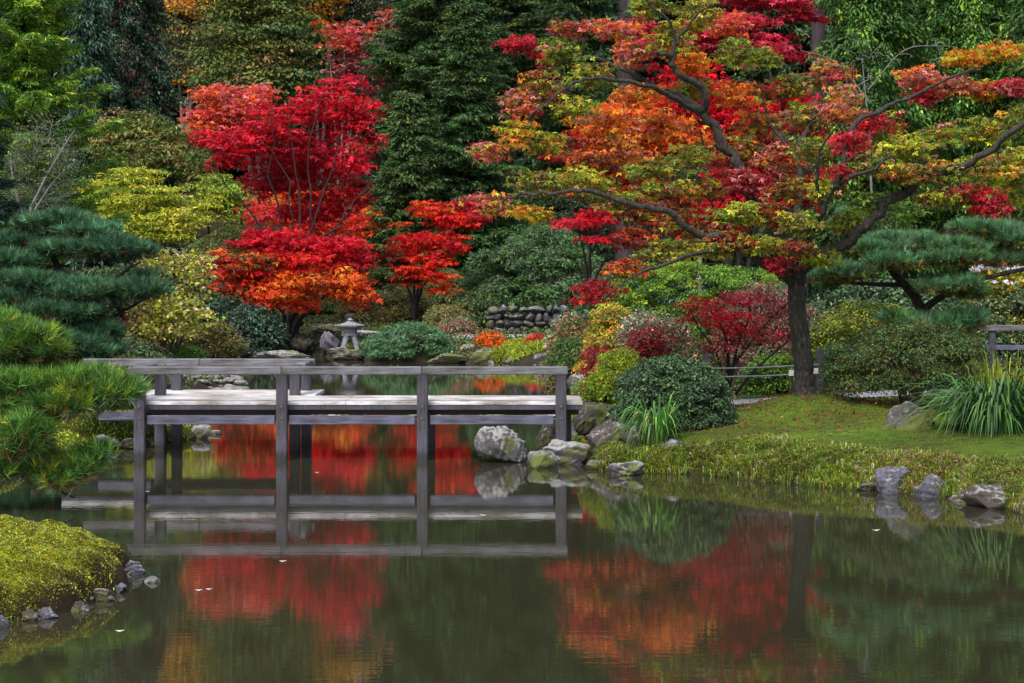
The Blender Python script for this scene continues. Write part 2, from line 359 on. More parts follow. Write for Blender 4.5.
def height(X, Y):
    X = np.asarray(X, float); Y = np.asarray(Y, float)
    d = -sdist(X, Y, POND); di = sdist(X, Y, ISLE)
    d = d+.10*nz(X, Y, 2.6, 1)*np.exp(-np.abs(d)); di = di-.07+.06*nz(X, Y, 6, 2)+.03*nz(X, Y, 15, 22)
    zl = .1*(1-np.exp(-np.maximum(d, 0)/.08))+.4*(1-np.exp(-np.maximum(d, 0)/.9))+.14*sstep(d/6)
    zl = zl+.02*nz(X, Y, 1.5, 3)*sstep(d/2)
    zl += .26*np.exp(-((X-TREE[0])**2+(Y-TREE[1])**2)/1.0)
    zl += 5.5*sstep((Y-64)/45)*sstep(d/8)
    zi = .16*(1-np.exp(-np.maximum(di, 0)/.05))+.42*(1-np.exp(-np.maximum(di, 0)/.8))+(.03*nz(X, Y, 5, 4)+.022*nz(X, Y, 13, 14)+.012*nz(X, Y, 31, 15))*sstep(di/.2)
    z = np.where(d > 0, zl, np.where(di > 0, zi, -.1-.5*sstep(np.minimum(-d, np.abs(di))/1.2)))
    return z
def H(x, y): return float(height(np.array([x]), np.array([y]))[0])
def axis(segs):
    o = []
    for a, b, s in segs: o += list(np.arange(a, b, s))
    return np.array(o)
gx = axis([(-600, -100, 60), (-100, -30, 5), (-30, -14, 1), (-14, -6.5, .1), (-6.5, -2.6, .04), (-2.6, 14, .1), (14, 30, 1), (30, 100, 5), (100, 601, 60)])
gy = axis([(-300, 0, 50), (0, 12, 1), (12, 13, .09), (13, 17.6, .045), (17.6, 34, .09), (34, 66, .3), (66, 130, 2), (130, 1000, 60)])
GX, GY = np.meshgrid(gx, gy); GZ = height(GX, GY); SD = -sdist(GX, GY, POND)
nX, nY = len(gx), len(gy)
gi = (np.arange(nY-1)[:, None]*nX+np.arange(nX-1)[None]).ravel()
def mixc(a, b, t): return np.array(a)*(1-t[..., None])+np.array(b)*t[..., None]
t1 = sstep(nz(GX, GY, 1.3, 11)*.5+.5); t2 = sstep(nz(GX, GY, 3.7, 12)*.6+.4)
gc = mixc((.045, .078, .01), (.09, .15, .012), t1); gc = gc*(1-.6*t2[..., None])+np.array((.06, .05, .015))*.6*t2[..., None]
far = sstep((GY-31)/3); gc = gc*(1-far[..., None])+np.array((.035, .03, .02))*far[..., None]
ISm = sdist(GX, GY, ISLE) > -.1; isd = sdist(GX, GY, ISLE); mo = sstep((isd-.2+.12*nz(GX, GY, 9, 31))/.25); lush = mixc((.17, .2, .012), (.29, .3, .015), sstep(nz(GX, GY, 14, 33)*.6+.5))
gc[ISm] = (lush*mo[..., None]+np.array((.035, .022, .01))*(1-mo[..., None]))[ISm]
gc[GZ < .05] = (.03, .027, .02)
g_me = mesh_np('ground', np.stack([GX, GY, GZ], -1).reshape(-1, 3), [np.stack([gi, gi+1, gi+nX+1, gi+nX], 1)], gc.reshape(-1, 3), True)
tagp(link('ground', g_me, M_GROUND), kind='structure')
wv = np.array([(-40, 4, 0), (40, 4, 0), (40, 75, 0), (-40, 75, 0)], float)
tagp(link('pond_water', mesh_np('pond_water', wv, [np.array([[0, 1, 2, 3]])]), M_WATER), kind='structure')
def drape(name, line, halfw, mat, lift=.02, zoff=None):
    L = smooth_line([(x, y, 0) for x, y in line], 10)[:, :2]; t = unit(np.gradient(L, axis=0)); nrm = np.stack([-t[:, 1], t[:, 0]], 1)
    ks = np.linspace(-1, 1, 9); G = L[:, None]+nrm[:, None]*ks[None, :, None]*halfw
    Z = height(G[..., 0], G[..., 1]); Z = Z.max(axis=1, keepdims=True)*np.ones_like(Z)+lift
    Z[:, 0] -= .12; Z[:, -1] -= .12
    V = np.concatenate([G, Z[..., None]], -1).reshape(-1, 3); k = 9
    i = (np.arange(len(L)-1)[:, None]*k+np.arange(k-1)[None]).ravel()
    tagp(link(name, mesh_np(name, V, [np.stack([i, i+k, i+k+1, i+1], 1)], smooth=True), mat), kind='structure')
drape('gravel_path', [(14, 31.5), (8, 30.6), (5.2, 30.2), (3.4, 30.3), (2.2, 31.8), (1.9, 34)], .65, M_GRAVEL)
drape('far_gravel_path', [(-5.5, 66), (-3.2, 63.5), (-1.2, 61.6), (1, 61.2), (3.5, 60.5), (8, 58)], .8, M_GRAVEL)

# ============================================================ BOXES, ROCKS
def box_bm(bm, c, s, rot=0, bev=.008, taper=None):
    r = bmesh.ops.create_cube(bm, size=1); vs = r['verts']
    for v in vs:
        k = 1 if (taper is None or v.co.z < 0) else taper
        x, y, z = v.co.x*s[0]*k, v.co.y*s[1]*k, v.co.z*s[2]
        v.co = (c[0]+x*math.cos(rot)-y*math.sin(rot), c[1]+x*math.sin(rot)+y*math.cos(rot), c[2]+z)
    if bev: bmesh.ops.bevel(bm, geom=list({e for v in vs for e in v.link_edges}), offset=bev, segments=1, affect='EDGES')
def bm_obj(name, bm, mat, parent=None, org=(0, 0, 0), smooth=False):
    me = bpy.data.meshes.new(name); bm.to_mesh(me); bm.free()
    if smooth: me.polygons.foreach_set('use_smooth', np.ones(len(me.polygons), bool))
    return link(name, me, mat, parent, org)
def ico(sub):
    bm = bmesh.new(); bmesh.ops.create_icosphere(bm, subdivisions=sub, radius=1)
    V = np.array([v.co[:] for v in bm.verts]); Fc = np.array([[v.index for v in f.verts] for f in bm.faces]); bm.free(); return V, Fc
ICO4 = ico(5); ICO3 = ico(3)
def rock(px, py, w, h, Y, label, mat, seed, depth=None, facets=9, name='rock', group=None, flat=0, base=None, skew=0):
    """px: centre column, py: row of the visible foot, w/h: size in px, Y: distance"""
    rng = np.random.default_rng(seed); sc = Y/F; W_, H_ = w*sc, h*sc; D_ = depth or W_*.75
    V, Fc = ICO4; V = V.copy()
    for k in range(facets+4):                                # cleave planes
        nrm = unit(rng.normal(size=3)*np.array([1, 1, .8])+np.array([0, -.15, .25])); dd = .5+.34*rng.random()
        s = V@nrm-dd; V -= np.where(s > 0, s, 0)[:, None]*nrm*.97
    V += unit(V)*(sum(np.sin(V@rng.normal(size=3)*f+rng.random()*6)*a for f, a in ((2.5, .06), (5, .045), (6, .03), (10, .026), (12, .02), (17, .016), (24, .014), (31, .011), (40, .009), (55, .006))))[:, None]
    V[:, 0] += V[:, 2]*skew
    V -= V.mean(0); V /= np.abs(V).max(0)
    z0 = CH-(py-HY)*sc
    V = V*np.array([W_/2, D_/2, H_*.68])
    top = V[:, 2].max(); c = np.array([(px-512)*sc, Y+D_*.15, z0+H_-top])
    o = link(name, mesh_np(name, V, [Fc], smooth=True), mat, None, tuple(c))
    return tagp(o, label, 'rock', group)
def A(px, py, zz=0):     # distance at which row py meets height zz
    return (CH-zz)*F/(py-HY)
BR = [  # px, foot py, w, h, Y, label, mat, seed
 (503, 457, 58, 31, 25.7, 'large white-topped boulder alone in the pond below the bridge', M_ROCKL, 3),
 (541, 470, 37, 19, 24.9, 'small dark boulder in the water in front of the lichen boulder', M_ROCKM, 4),
 (563, 468, 56, 28, 25.4, 'wide boulder speckled with white lichen at the right end of the bridge', M_ROCKL, 5),
 (547, 446, 22, 26, 28.2, 'dark upright stone half hidden behind the end post of the bridge', M_ROCKB, 6),
 (612, 458, 60, 46, 25.9, 'big brown block of rock under the end of the bridge deck', M_ROCKB, 7),
 (600, 428, 50, 26, 28.2, 'square step stone with a flat mossy top at the bridge landing', M_ROCKM, 8),
 (640, 458, 34, 34, 25.3, 'brown rock wedged between the big block and the daylily', M_ROCKB, 41),
 (585, 432, 24, 22, 27.9, 'dark rock tucked under the corner of the bridge deck', M_ROCKB, 42),
 (596, 470, 26, 10, 24.7, 'low dark rock at the water line right of the wide speckled boulder', M_ROCKM, 43),
 (583, 397, 32, 24, 37.5, 'rounded grey rock behind the end of the handrail', M_ROCKG, 9),
 (628, 477, 42, 16, 24.0, 'low flat pale rock at the water edge below the daylily', M_ROCKL, 10),
 (673, 459, 30, 20, 24.6, 'grey lump of rock right beside the daylily clump', M_ROCKG, 11),
 (893, 494, 38, 28, 22.0, 'pointed blue grey rock at the edge of the grassy bank', M_ROCKG, 12),
 (937, 499, 46, 26, 21.62, 'slanting blue grey rock right of the pointed one on the bank', M_ROCKG, 13),
 (1006, 511, 84, 26, 20.62, 'long low dark rock at the foot of the bank by the right edge', M_ROCKB, 14),
 (962, 504, 28, 12, 21.15, 'small dark stone squeezed between the slanting rock and the long low one', M_ROCKB, 44),
 (868, 491, 24, 9, 22.2, 'low dark stone left of the pointed rock under the grass fringe', M_ROCKB, 45),
 (914, 441, 56, 40, 24.6, 'mossy boulder sitting on the lawn under the olive bush', M_ROCKM, 15),
 (104, 448, 36, 14, 27.7, 'slanted grey rock at the left shore beside the pine', M_ROCKG, 16),
 (131, 447, 20, 9, 27.7, 'small round dark rock on the left shore by the first bridge post', M_ROCKB, 17),
 (156, 446, 16, 10, 28.1, 'small dark rock between the left bridge posts', M_ROCKB, 18),
 (198, 437, 28, 13, 29.6, 'pale rock at the tip of the left shore under the bridge', M_FLAT, 19),
 (214, 435, 16, 5, 30.3, 'thin white stone lying flat on the water at the left shore tip', M_FLAT, 20),
 (6, 486, 30, 14, 23.6, 'pale rock at the left picture edge under the pine', M_FLAT, 21),
 (216, 381, 40, 12, 46.5, 'moss covered boulder above the gravel shore seen through the railing', M_ROCKM, 22),
 (284, 360, 74, 10, 58.5, 'long pale slab along the far shore left of the lantern', M_FLAT, 23),
 (300, 349, 28, 12, 61.5, 'brown rounded rock above the long pale slab', M_ROCKB, 24),
 (330, 349, 22, 18, 61, 'grey rock leaning beside the stone lantern', M_ROCKG, 25),
 (346, 360, 42, 13, 58.6, 'dark mossy rock carrying the stone lantern', M_ROCKB, 26),
 (352, 322, 18, 9, 70, 'pale upright stone behind the lantern under the red maple', M_FLAT, 27),
 (322, 338, 40, 14, 65, 'dark slanting rock of the cascade behind the lantern', M_ROCKB, 28),
 (240, 352, 20, 10, 58.5, 'mossy rock below the dark clipped bush on the far shore', M_ROCKM, 29),
 (210, 357, 16, 8, 58, 'small brown rock at the foot of the brown bush', M_ROCKB, 30),
 (448, 362, 44, 9, 56.0, 'low mossy rock at the right end of the juniper', M_ROCKM, 31),
 (468, 352, 30, 8, 57.6, 'flat pale rock between the juniper and the orange bush', M_FLAT, 32),
 (482, 361, 26, 14, 56.0, 'round brown mossy rock below the orange bush', M_ROCKM, 33),
 (488, 365, 14, 6, 56.0, 'small pale rock at the waterline below the orange bush', M_FLAT, 34),
 (509, 366, 13, 9, 56.0, 'left of two round brown rocks below the green moss slope', M_ROCKB, 35),
 (525, 366, 16, 9, 56.0, 'right of two round brown rocks below the green moss slope', M_ROCKB, 36),
 (545, 366, 24, 16, 55.2, 'grey rock below the small red bush on the far shore', M_ROCKG, 37),
 (533, 357, 9, 6, 58, 'tiny pale rock just under the small red bush', M_FLAT, 38),
 (590, 376, 18, 8, 47, 'dark flat rock behind the yellow green bush at the far shore', M_ROCKM, 39),
 (595, 386, 40, 8, 42, 'dark slab of rock at the shore left of the yellow green bush', M_ROCKB, 40),
]
for a in BR: rock(*a)
# stones edging the mossy islet
rg = np.random.default_rng(5)
edge = [(133, 574, 22, 11, 'largest pale stone at the tip of the mossy islet', M_ROCKG), (124, 583, 14, 8, 'grey stone beside the largest one at the islet tip', M_ROCKB), (115, 592, 20, 8, 'thin tilted stone on the islet edge', M_ROCKG),
        (100, 600, 30, 9, 'long dark slab on the waterline of the islet', M_ROCKB), (85, 602, 16, 6, 'flat stone between the slab and the white pebble on the islet', M_ROCKG), (76, 610, 26, 6, 'wet dark stone low on the islet edge', M_ROCKB),
        (48, 602, 16, 11, 'white stone in the hollow under the islet moss', M_FLAT), (46, 618, 22, 7, 'round blue grey stone on the waterline of the islet', M_ROCKG), (28, 620, 22, 8, 'dark stone left of the round blue grey one', M_ROCKB),
        (3, 627, 12, 9, 'pale stone at the islet edge by the left picture border', M_ROCKG), (152, 582, 15, 3, 'single flat stone in the water off the islet tip', M_FLAT)]
for k, (px, py, w, h, lb, m) in enumerate(edge): rock(px, py+1, w*1.15, h+4, CH*F/(py-HY)-.02, lb, m, 60+k, name='stone', group='stones around the mossy islet')
# ---- gravel shore pebbles (one sheet of countless stones)
V, Fc = ICO3; vs, fs, off = [], [], 0
for k in range(420):
    px = 178+64*rg.random(); py = 380+12*rg.random(); x, y = W(px, py); s = .05+.13*rg.random()**2
    M = V*(1+.12*np.sin(V@rg.normal(size=(3, 1))*3)); M = M*np.array([s, s*.8, s*.4])*(.8+.4*rg.random(3))+np.array([x, y, max(H(x, y), 0)+.02])
    vs.append(M); fs.append(Fc+off); off += len(V)
tagp(link('shore_pebbles', mesh_np('shore_pebbles', np.concatenate(vs), [np.concatenate(fs)], smooth=True), M_FLAT), 'pale grey pebbles strewn on the left shore behind the bridge', 'pebbles', kind='stuff')

# ============================================================ BRIDGE
YB, YM, YA = 26.0, 27.45, 28.6
br = empty('wooden_bridge', (XW(140, YB), YB, 0), 'low grey zigzag footbridge of weathered planks crossing the pond', 'bridge')
bo = np.array(br.location[:])
def bpart(name, c, s, mat, rot=0, bev=.008, label=None):
    bm = bmesh.new(); box_bm(bm, (0, 0, 0), s, rot, bev); o = bm_obj(name, bm, mat, br, tuple(np.array(c)-bo))
    if label: o['label'] = label
    return o
sc = YB/F
z_rt = ZW(366.5, YB); z_rb = ZW(374.5, YB); z_dk = ZW(401.5, YB); z_df = ZW(405.5, YB); z_b0 = ZW(415.5, YB); z_b1 = ZW(424.5, YB)
def post(px, Y, top, w=.145, bolts=False, mat=M_POST):
    o = bpart('post', (XW(px, Y), Y, (top-.75)/2), (w, w, top+.75), mat, bev=.012)
    if bolts:
        for zz in (z_b0-.04, z_df-.02):
            bm = bmesh.new(); bmesh.ops.create_uvsphere(bm, u_segments=10, v_segments=6, radius=.017)
            for v in bm.verts: v.co.y *= .6
            bm_obj('bolt', bm, M_BOLT, o, (0.0, -w/2-.002, zz-(top-.75)/2))
    return o
for px in (140, 282, 422.5, 561): post(px, YB, z_rt-.03, .145, True)
for px in (160.5, 295, 430, 566): post(px, YM, (z_rt-.04) if px < 300 else z_df-.05)
for px in (177, 306.5): post(px, YA, z_rt-.04)
def span(name, x0, x1, Y, z0, z1, th, mat, bev=.006, lab=None): return bpart(name, ((x0+x1)/2, Y, (z0+z1)/2), (x1-x0, th, z1-z0), mat, bev=bev, label=lab)
# front rail in three lengths butted over the posts
jx = [132, 282, 422, 568]
for a, b in zip(jx[:-1], jx[1:]): span('handrail', XW(a, YB)+.002, XW(b, YB)-.002, YB-.0, z_rb, z_rt, .165, M_RAILW, .01)
for a, b in zip([147, 289, 430], [275, 415, 553.5]): span('side_beam', XW(a, YB)+.001, XW(b, YB)-.001, YB+.02, z_b1, z_b0, .07, M_BEAM)
span('side_beam', XW(99, YM), XW(152, YM), YM-.03, ZW(420, YM), ZW(411, YM), .07, M_BEAM)
span('side_beam', XW(168, YM), XW(286, YM), YM-.03, ZW(420, YM), ZW(411, YM), .07, M_BEAM)
span('side_beam', XW(40, YA), XW(298, YA), YA-.03, z_b1+.03, z_b0+.03, .07, M_BEAM)
span('handrail', XW(84, YA), XW(200, YA)-.002, YA, z_rb, z_rt, .165, M_RAILW, .01)
span('handrail', XW(200, YA)+.002, XW(315, YA), YA, z_rb, z_rt, .165, M_RAILW, .01)
bpart('end_rail', (XW(152, YM)-.0, (YB+YM)/2+.02, z_rb+.045), (.15, YM-YB-.1, .085), M_RAILW, 0, .01)
bpart('end_rail', (XW(300, YM)-.0, (YA+YM)/2, z_rb+.045), (.15, YA-YM-.1, .085), M_RAILW, 0, .01)
# decks: two leaves of planks
def deck(x0, x1, y0, y1, z, n, face):
    bm = bmesh.new(); n = 8; w = (y1-y0)/n; xm = x0+(x1-x0)*.47
    for k in range(n):
        for xa, xb in ((x0, xm), (xm, x1)): box_bm(bm, ((xa+xb)/2-bo[0], y0+(k+.5)*w-bo[1], z-.025+rg.normal()*.001), (xb-xa-.004, w-.006, .05), 0, .003)
    bm_obj('deck_planks', bm, M_DECK, br)
    span('fascia', x0, x1, y0+.035, z-.118, z-.052, .05, face, .004)
deck(XW(134, YB), XW(583, YB), YB+.08, YM-.08, z_dk, 48, M_POST)
deck(XW(60, YM), XW(315, YM), YM+.08, YA+.25, z_dk+.003, 32, M_POST)
for zz in (.35, .75): span('joist', XW(134, YB), XW(580, YB), YB+(YM-YB)*zz, z_b0-.02, z_b0+.06, .1, M_DARK)
for px in (140, 282, 422.5, 561): bpart('cross_beam', (XW(px, YB), (YB+YM)/2, z_b0-.05), (.1, YM-YB-.15, .12), M_DARK)

# ============================================================ LANTERN
YL = 59.3; zb = ZW(348.5, YL); LX = XW(350, YL)
ln = empty('stone_lantern', (LX, YL, zb), 'grey granite snow-viewing lantern on the far shore left of the juniper', 'lantern')
def lathe(bm, prof, k=6, rot=0, cx=0, cy=0):
    rings = [[bm.verts.new((cx+r*math.cos(rot+j/k*2*math.pi), cy+r*math.sin(rot+j/k*2*math.pi), z)) for j in range(k)] for r, z in prof]
    for a, b in zip(rings[:-1], rings[1:]):
        for j in range(k): bm.faces.new((a[j], a[(j+1) % k], b[(j+1) % k], b[j]))
    bm.faces.new(rings[0][::-1]); bm.faces.new(rings[-1])
s = YL/F
bm = bmesh.new(); lathe(bm, [(.36, 20.9*s), (.45, 22.2*s), (.46, 23.4*s), (.36, 24.2*s), (.2, 25.4*s), (.1, 26.8*s), (.07, 27.6*s)], 6); bm_obj('roof', bm, M_STONE, ln)
bm = bmesh.new(); lathe(bm, [(.07, 27.7*s), (.1, 28.4*s), (.06, 29.4*s), (.015, 30.5*s)], 12); bm_obj('finial', bm, M_STONE, ln)
bm = bmesh.new(); lathe(bm, [(.23, 16*s), (.21, 20.9*s)], 6, .3)
for f in list(bm.faces):
    if abs(f.normal.z) < .1:
        r = bmesh.ops.inset_region(bm, faces=[f], thickness=.045, depth=-.04)
bm_obj('fire_box', bm, M_STONE, ln)
bm = bmesh.new(); lathe(bm, [(.2, 12.2*s), (.27, 13*s), (.27, 14.6*s), (.22, 15.9*s)], 6, .3); bm_obj('platform', bm, M_STONE, ln)
for k in range(4):
    a = math.pi/4+k*math.pi/2+.15; t = Tubes()
    t.add([(.15*math.cos(a), .15*math.sin(a), 12.3*s), (.21*math.cos(a), .21*math.sin(a), 7*s), (.27*math.cos(a), .27*math.sin(a), 1*s), (.29*math.cos(a), .29*math.sin(a), -3*s)], [.1, .085, .08, .09], 8)
    link('leg', t.mesh('leg'), M_STONE, ln)

# ============================================================ LILY PADS, FLOATING LEAVES
def pad_mesh(rng, r):
    a = np.linspace(.25, 2*math.pi-.25, 16); rr = r*(1+.05*rng.normal(size=16)); V = [(0, 0, .012)]+[(q*math.cos(t), q*math.sin(t), .006+.02*rng.random()) for q, t in zip(rr, a)]
    m = len(V); V = V+[(x, y, z-.006) for x, y, z in V]
    Fq = [[0, i, i+1] for i in range(1, m-1)]+[[m, m+i+1, m+i] for i in range(1, m-1)]
    Fr = [[i, m+i, m+i+1, i+1] for i in range(1, m-1)]
    return mesh_np('lily_pad', np.array(V), [np.array(Fq), np.array(Fr)])
M_PAD = [flatmat('lily_pad_green', (.3, .36, .2), .25), flatmat('lily_pad_yellow', (.6, .5, .2), .25), flatmat('lily_pad_pale', (.6, .62, .55), .3)]
pm = [[pad_mesh(rg, .15) for _ in range(2)] for _ in M_PAD]
for k in range(70):
    px = 300+260*rg.random(); Y = 34.2+3.2*rg.random()**1.2; i = rg.choice(3, p=[.4, .18, .42])
    o = link('lily_pad', pm[i][k % 2], M_PAD[i], None, (XW(px, Y), Y, .002+.00015*k)); o.rotation_euler.z = rg.random()*6.28; s_ = .6+.8*rg.random(); o.scale = (s_, s_, 1)
    tagp(o, ('green', 'yellow', 'pale silvery')[i]+' water lily pad floating behind the bridge, seen under its deck', 'lily pad', 'lily pads floating behind the bridge')
def flt_leaf(px, py, c, lab, s):
    x, y = W(px, py); V = np.array([(0, -.3, 0), (.5, 0, .12), (0, .35, .02), (-.5, .03, .1), (0, 0, .0)])*s
    V2 = V-np.array([0, 0, .003]); o = link('fallen_leaf', mesh_np('fallen_leaf', np.vstack([V, V2]), [np.array([[0, 1, 4], [1, 2, 4], [2, 3, 4], [3, 0, 4], [6, 5, 9], [7, 6, 9], [8, 7, 9], [5, 8, 9]])]), flatmat('fallen_leaf', c), None, (x, y, .006))
    tagp(o, lab, 'leaf')
for a in [(204, 401, (.7, .7, .7), 'x', .1)]: pass
flt_leaf(199, 591, (.7, .68, .62), 'left of two pale leaves floating right of the islet', .06)
flt_leaf(209, 590, (.7, .68, .62), 'right of two pale leaves floating right of the islet', .055)
flt_leaf(148, 492, (.7, .7, .68), 'pale leaf floating in front of the left bridge posts', .06)
flt_leaf(317, 473, (.75, .7, .6), 'pale leaf floating on the red reflection beside the bridge', .06)
flt_leaf(483, 516, (.75, .72, .7), 'white leaf floating on the beam reflection near the picture centre', .07)
flt_leaf(876, 531, (.7, .66, .6), 'pale leaf floating below the pointed rock of the right bank', .08)
flt_leaf(283, 562, (.75, .6, .55), 'pale leaf floating on the red reflection in front of the bridge', .07)
flt_leaf(120, 632, (.7, .6, .5), 'pale leaf floating at the bottom left below the islet', .07)

# ============================================================ PLANT BUILDERS
def plant_obj(name, base, label, cat, group=None): return empty(name, tuple(base), label, cat, group)
def put(partname, parts, mat, root, base):
    V, Fs, Cc = merge(parts); return link(partname, mesh_np(partname, V-np.asarray(base), Fs, Cc), mat, root)
def put_tubes(partname, tb, mat, root, base):
    me = tb.mesh(partname); co = np.empty(len(me.vertices)*3, np.float32); me.vertices.foreach_get('co', co)
    co = co.reshape(-1, 3)-np.asarray(base, np.float32); me.vertices.foreach_set('co', co.ravel()); me.update()
    return link(partname, me, mat, root)
SEED = [100]
def seed(): SEED[0] += 1; return np.random.default_rng(SEED[0])
def shrub(name, label, px, top, hw, Y, pl, leaf=.07, cr=.22, dens=1., asp=.55, mat=None, flat=.75, depth=None, bottom=None, group=None,
          cat='shrub', round_=2.0, loose=0, stems=5, kind='rhomb', droop=.2, nj=.5, coher=.6, jit=.25, open_=0, low=-.25, inner=.6, xoff=0, airy=0):
    """dome of leaf clumps standing on the ground; px centre, top row, hw half width in px"""
    rng = seed(); sc = Y/F; rx = hw*sc; ry = depth or rx*.85; x0 = (px-512)*sc
    g = H(x0, Y) if bottom is None else CH-(bottom-HY)*sc
    g = max(g, .0); zt = CH-(top-HY)*sc; hh = zt-g
    base = np.array([x0, Y, g]); nC = int(6+(3.1*(rx*hh+rx*ry+ry*hh))/(cr*cr)*.55); nC = min(nC, 900)
    th = rng.random(nC)*2*math.pi; cz = rng.random(nC); cz = cz if not open_ else open_+(1-open_)*cz
    rr = np.sqrt(np.maximum(0, 1-cz**round_))*(1-.0*cz); rho = 1-rng.random(nC)**1.6*(.18+.5*airy)
    Cn = np.stack([x0+np.cos(th)*rr*(rx-cr*.8)*rho, Y+np.sin(th)*rr*(ry-cr*.8)*rho, g+.02+cz*(hh-cr*flat*.8)*(1-.35*(1-rho))], 1)
    Cn[:, 2] = np.maximum(Cn[:, 2], g+.04); Cn += rng.normal(size=Cn.shape)*cr*(.12+loose)
    Rd = cr*np.exp(rng.normal(0, .2+loose*.3, nC))
    root = plant_obj(name, base, label, cat, group)
    out = unit(np.stack([np.cos(th), np.sin(th), .4+cz], 1))
    put('foliage', [clumps(Cn, Rd, rng, flat, leaf, asp, dens, kind, pl, low=low, droop=droop, nj=nj, coher=coher, jit=jit, inner=inner)], mat or M_LEAF, root, base)
    tb = Tubes(); limbs = []
    for k in range(stems):
        a = rng.random()*6.28; r = .55*rng.random()+.2
        limbs.append(([base+np.array([.05*math.cos(a), .05*math.sin(a), -.1]), base+np.array([rx*r*.4*math.cos(a), ry*r*.4*math.sin(a), hh*.35]), base+np.array([rx*r*math.cos(a), ry*r*math.sin(a), hh*.72])], .02+.02*hh, .012))
    skeleton(tb, limbs, Cn[rng.choice(nC, min(nC, 40), replace=False)], rng, .005)
    put_tubes('branches', tb, M_DBARK, root, base)
    return root
def tree(name, label, base, limbs, blobs, cr=.35, leaf=.1, asp=.55, dens=1., flat=.35, kind='rhomb', mat=None, bark=None, droop=.4, coher=.75, jit=.25,
         cat='tree', group=None, nj=.45, maxt=140, shell=.45, pack=.75, rmin=.008, low=-.2, inner=.35, maxn=260, ryk=1.45, gn=0):
    """blobs: (palette, (px,py,rx,ry,Y[,depth])) ; limbs: (points, r0, r1)"""
    rng = seed(); root = plant_obj(name, base, label, cat, group); parts = []; allC = []
    for pl, b in blobs:
        b = (b[0], b[1], b[2]*1.05, b[3]*ryk)+tuple(b[4:])
        Cn, Rd = blob_centres(b, cr, rng, shell, pack, maxn); allC.append(Cn)
        parts.append(clumps(Cn, Rd, rng, flat, leaf, asp, dens, kind, pl, low=low, droop=droop, nj=nj, coher=coher, jit=jit, inner=inner))
    put('crown', parts, mat or M_LEAF, root, base)
    T = np.concatenate(allC); T = T[rng.choice(len(T), min(maxt, len(T)), replace=False)]
    T[:, 2] -= cr*flat*.3
    tb = Tubes(); skeleton(tb, limbs, T, rng, rmin, gn=gn); put_tubes('trunk', tb, bark or M_BARK, root, base)
    return root
def conifer(label, px, Y, Hh, R, pl, style='fir', lo=.05, leaf=.16, asp=.28, dens=1., nb=90, cr=.4, name='conifer_tree', bark=None, r0=.25, group=None, flat=.35, px_lean=0, mat=None, zbase=None):
    rng = seed(); x0 = XW(px, Y); g = H(x0, Y) if zbase is None else zbase; base = np.array([x0, Y, g]); root = plant_obj(name, base, label, 'tree', group)
    tb = Tubes(); zs = np.linspace(0, 1, 9); tr = base+np.stack([px_lean*zs+.03*rng.normal(size=9), .03*rng.normal(size=9), zs*Hh-.2*(zs == 0)], 1)
    tb.add(tr, r0*(1-zs*.92), 9); Cs, Rs, Os = [], [], []
    for k in range(nb):
        f = lo+(1-lo)*(k+rng.random())/nb; z = f*Hh; a = k*2.4+rng.normal()*.3
        L = R*(1-f)**.75*(.5+.75*rng.random()**1.3)+.25; dr = {'fir': -.12, 'cypress': -.5, 'larch': .25, 'layer': -.05}[style]
        n = max(3, int(L/(cr*.62))); s = np.linspace(.12, 1, n+1)
        pz = z+L*(dr*s+(.25*s**2 if style == 'fir' else (-.25*s**2 if style == 'cypress' else .1*s**2)))
        o = np.array([px_lean*f, 0]); pts = np.stack([base[0]+o[0]+np.cos(a)*L*s, base[1]+np.sin(a)*L*s, g+pz], 1)
        tb.add(np.vstack([[base[0]+o[0], base[1], g+z], pts]), np.linspace(.02+.012*L, .008, n+2), 4)
        q = pts[1:]+rng.normal(size=(n, 3))*cr*.3; Cs.append(q); Rs.append(cr*(1.15-.55*s[1:])*(.8+.4*rng.random(n)))
        od = np.array([math.cos(a), math.sin(a), {'fir': -.1, 'cypress': -1.1, 'larch': .2, 'layer': -.1}[style]]); Os.append(np.repeat(od[None], n, 0))
        for sd_ in (-1, 1):                                    # side sprays
            q2 = pts[1:-1]+np.array([-math.sin(a), math.cos(a), 0])*sd_*cr*1.0*(1.2-s[1:-1])[:, None]+np.array([0, 0, dr*.25]); Cs.append(q2)
            Rs.append(cr*.7*np.ones(len(q2))); Os.append(np.repeat((od+np.array([-math.sin(a), math.cos(a), 0])*sd_*.8)[None], len(q2), 0))
    Cs = np.concatenate(Cs); Rs = np.concatenate(Rs); Os = np.concatenate(Os)
    keep = (Cs[:, 2] < 32)
    put('crown', [clumps(Cs[keep], Rs[keep], rng, flat if style != 'cypress' else .75, leaf, asp, dens, 'rhomb', pl, low=-.9 if style == 'cypress' else -.3, droop=.5 if style == 'cypress' else .15, nj=.4, coher=.6, inner=.3, outdir=Os[keep])], mat or M_NEED, root, base)
    put_tubes('trunk', tb, bark or M_DBARK, root, base); return root
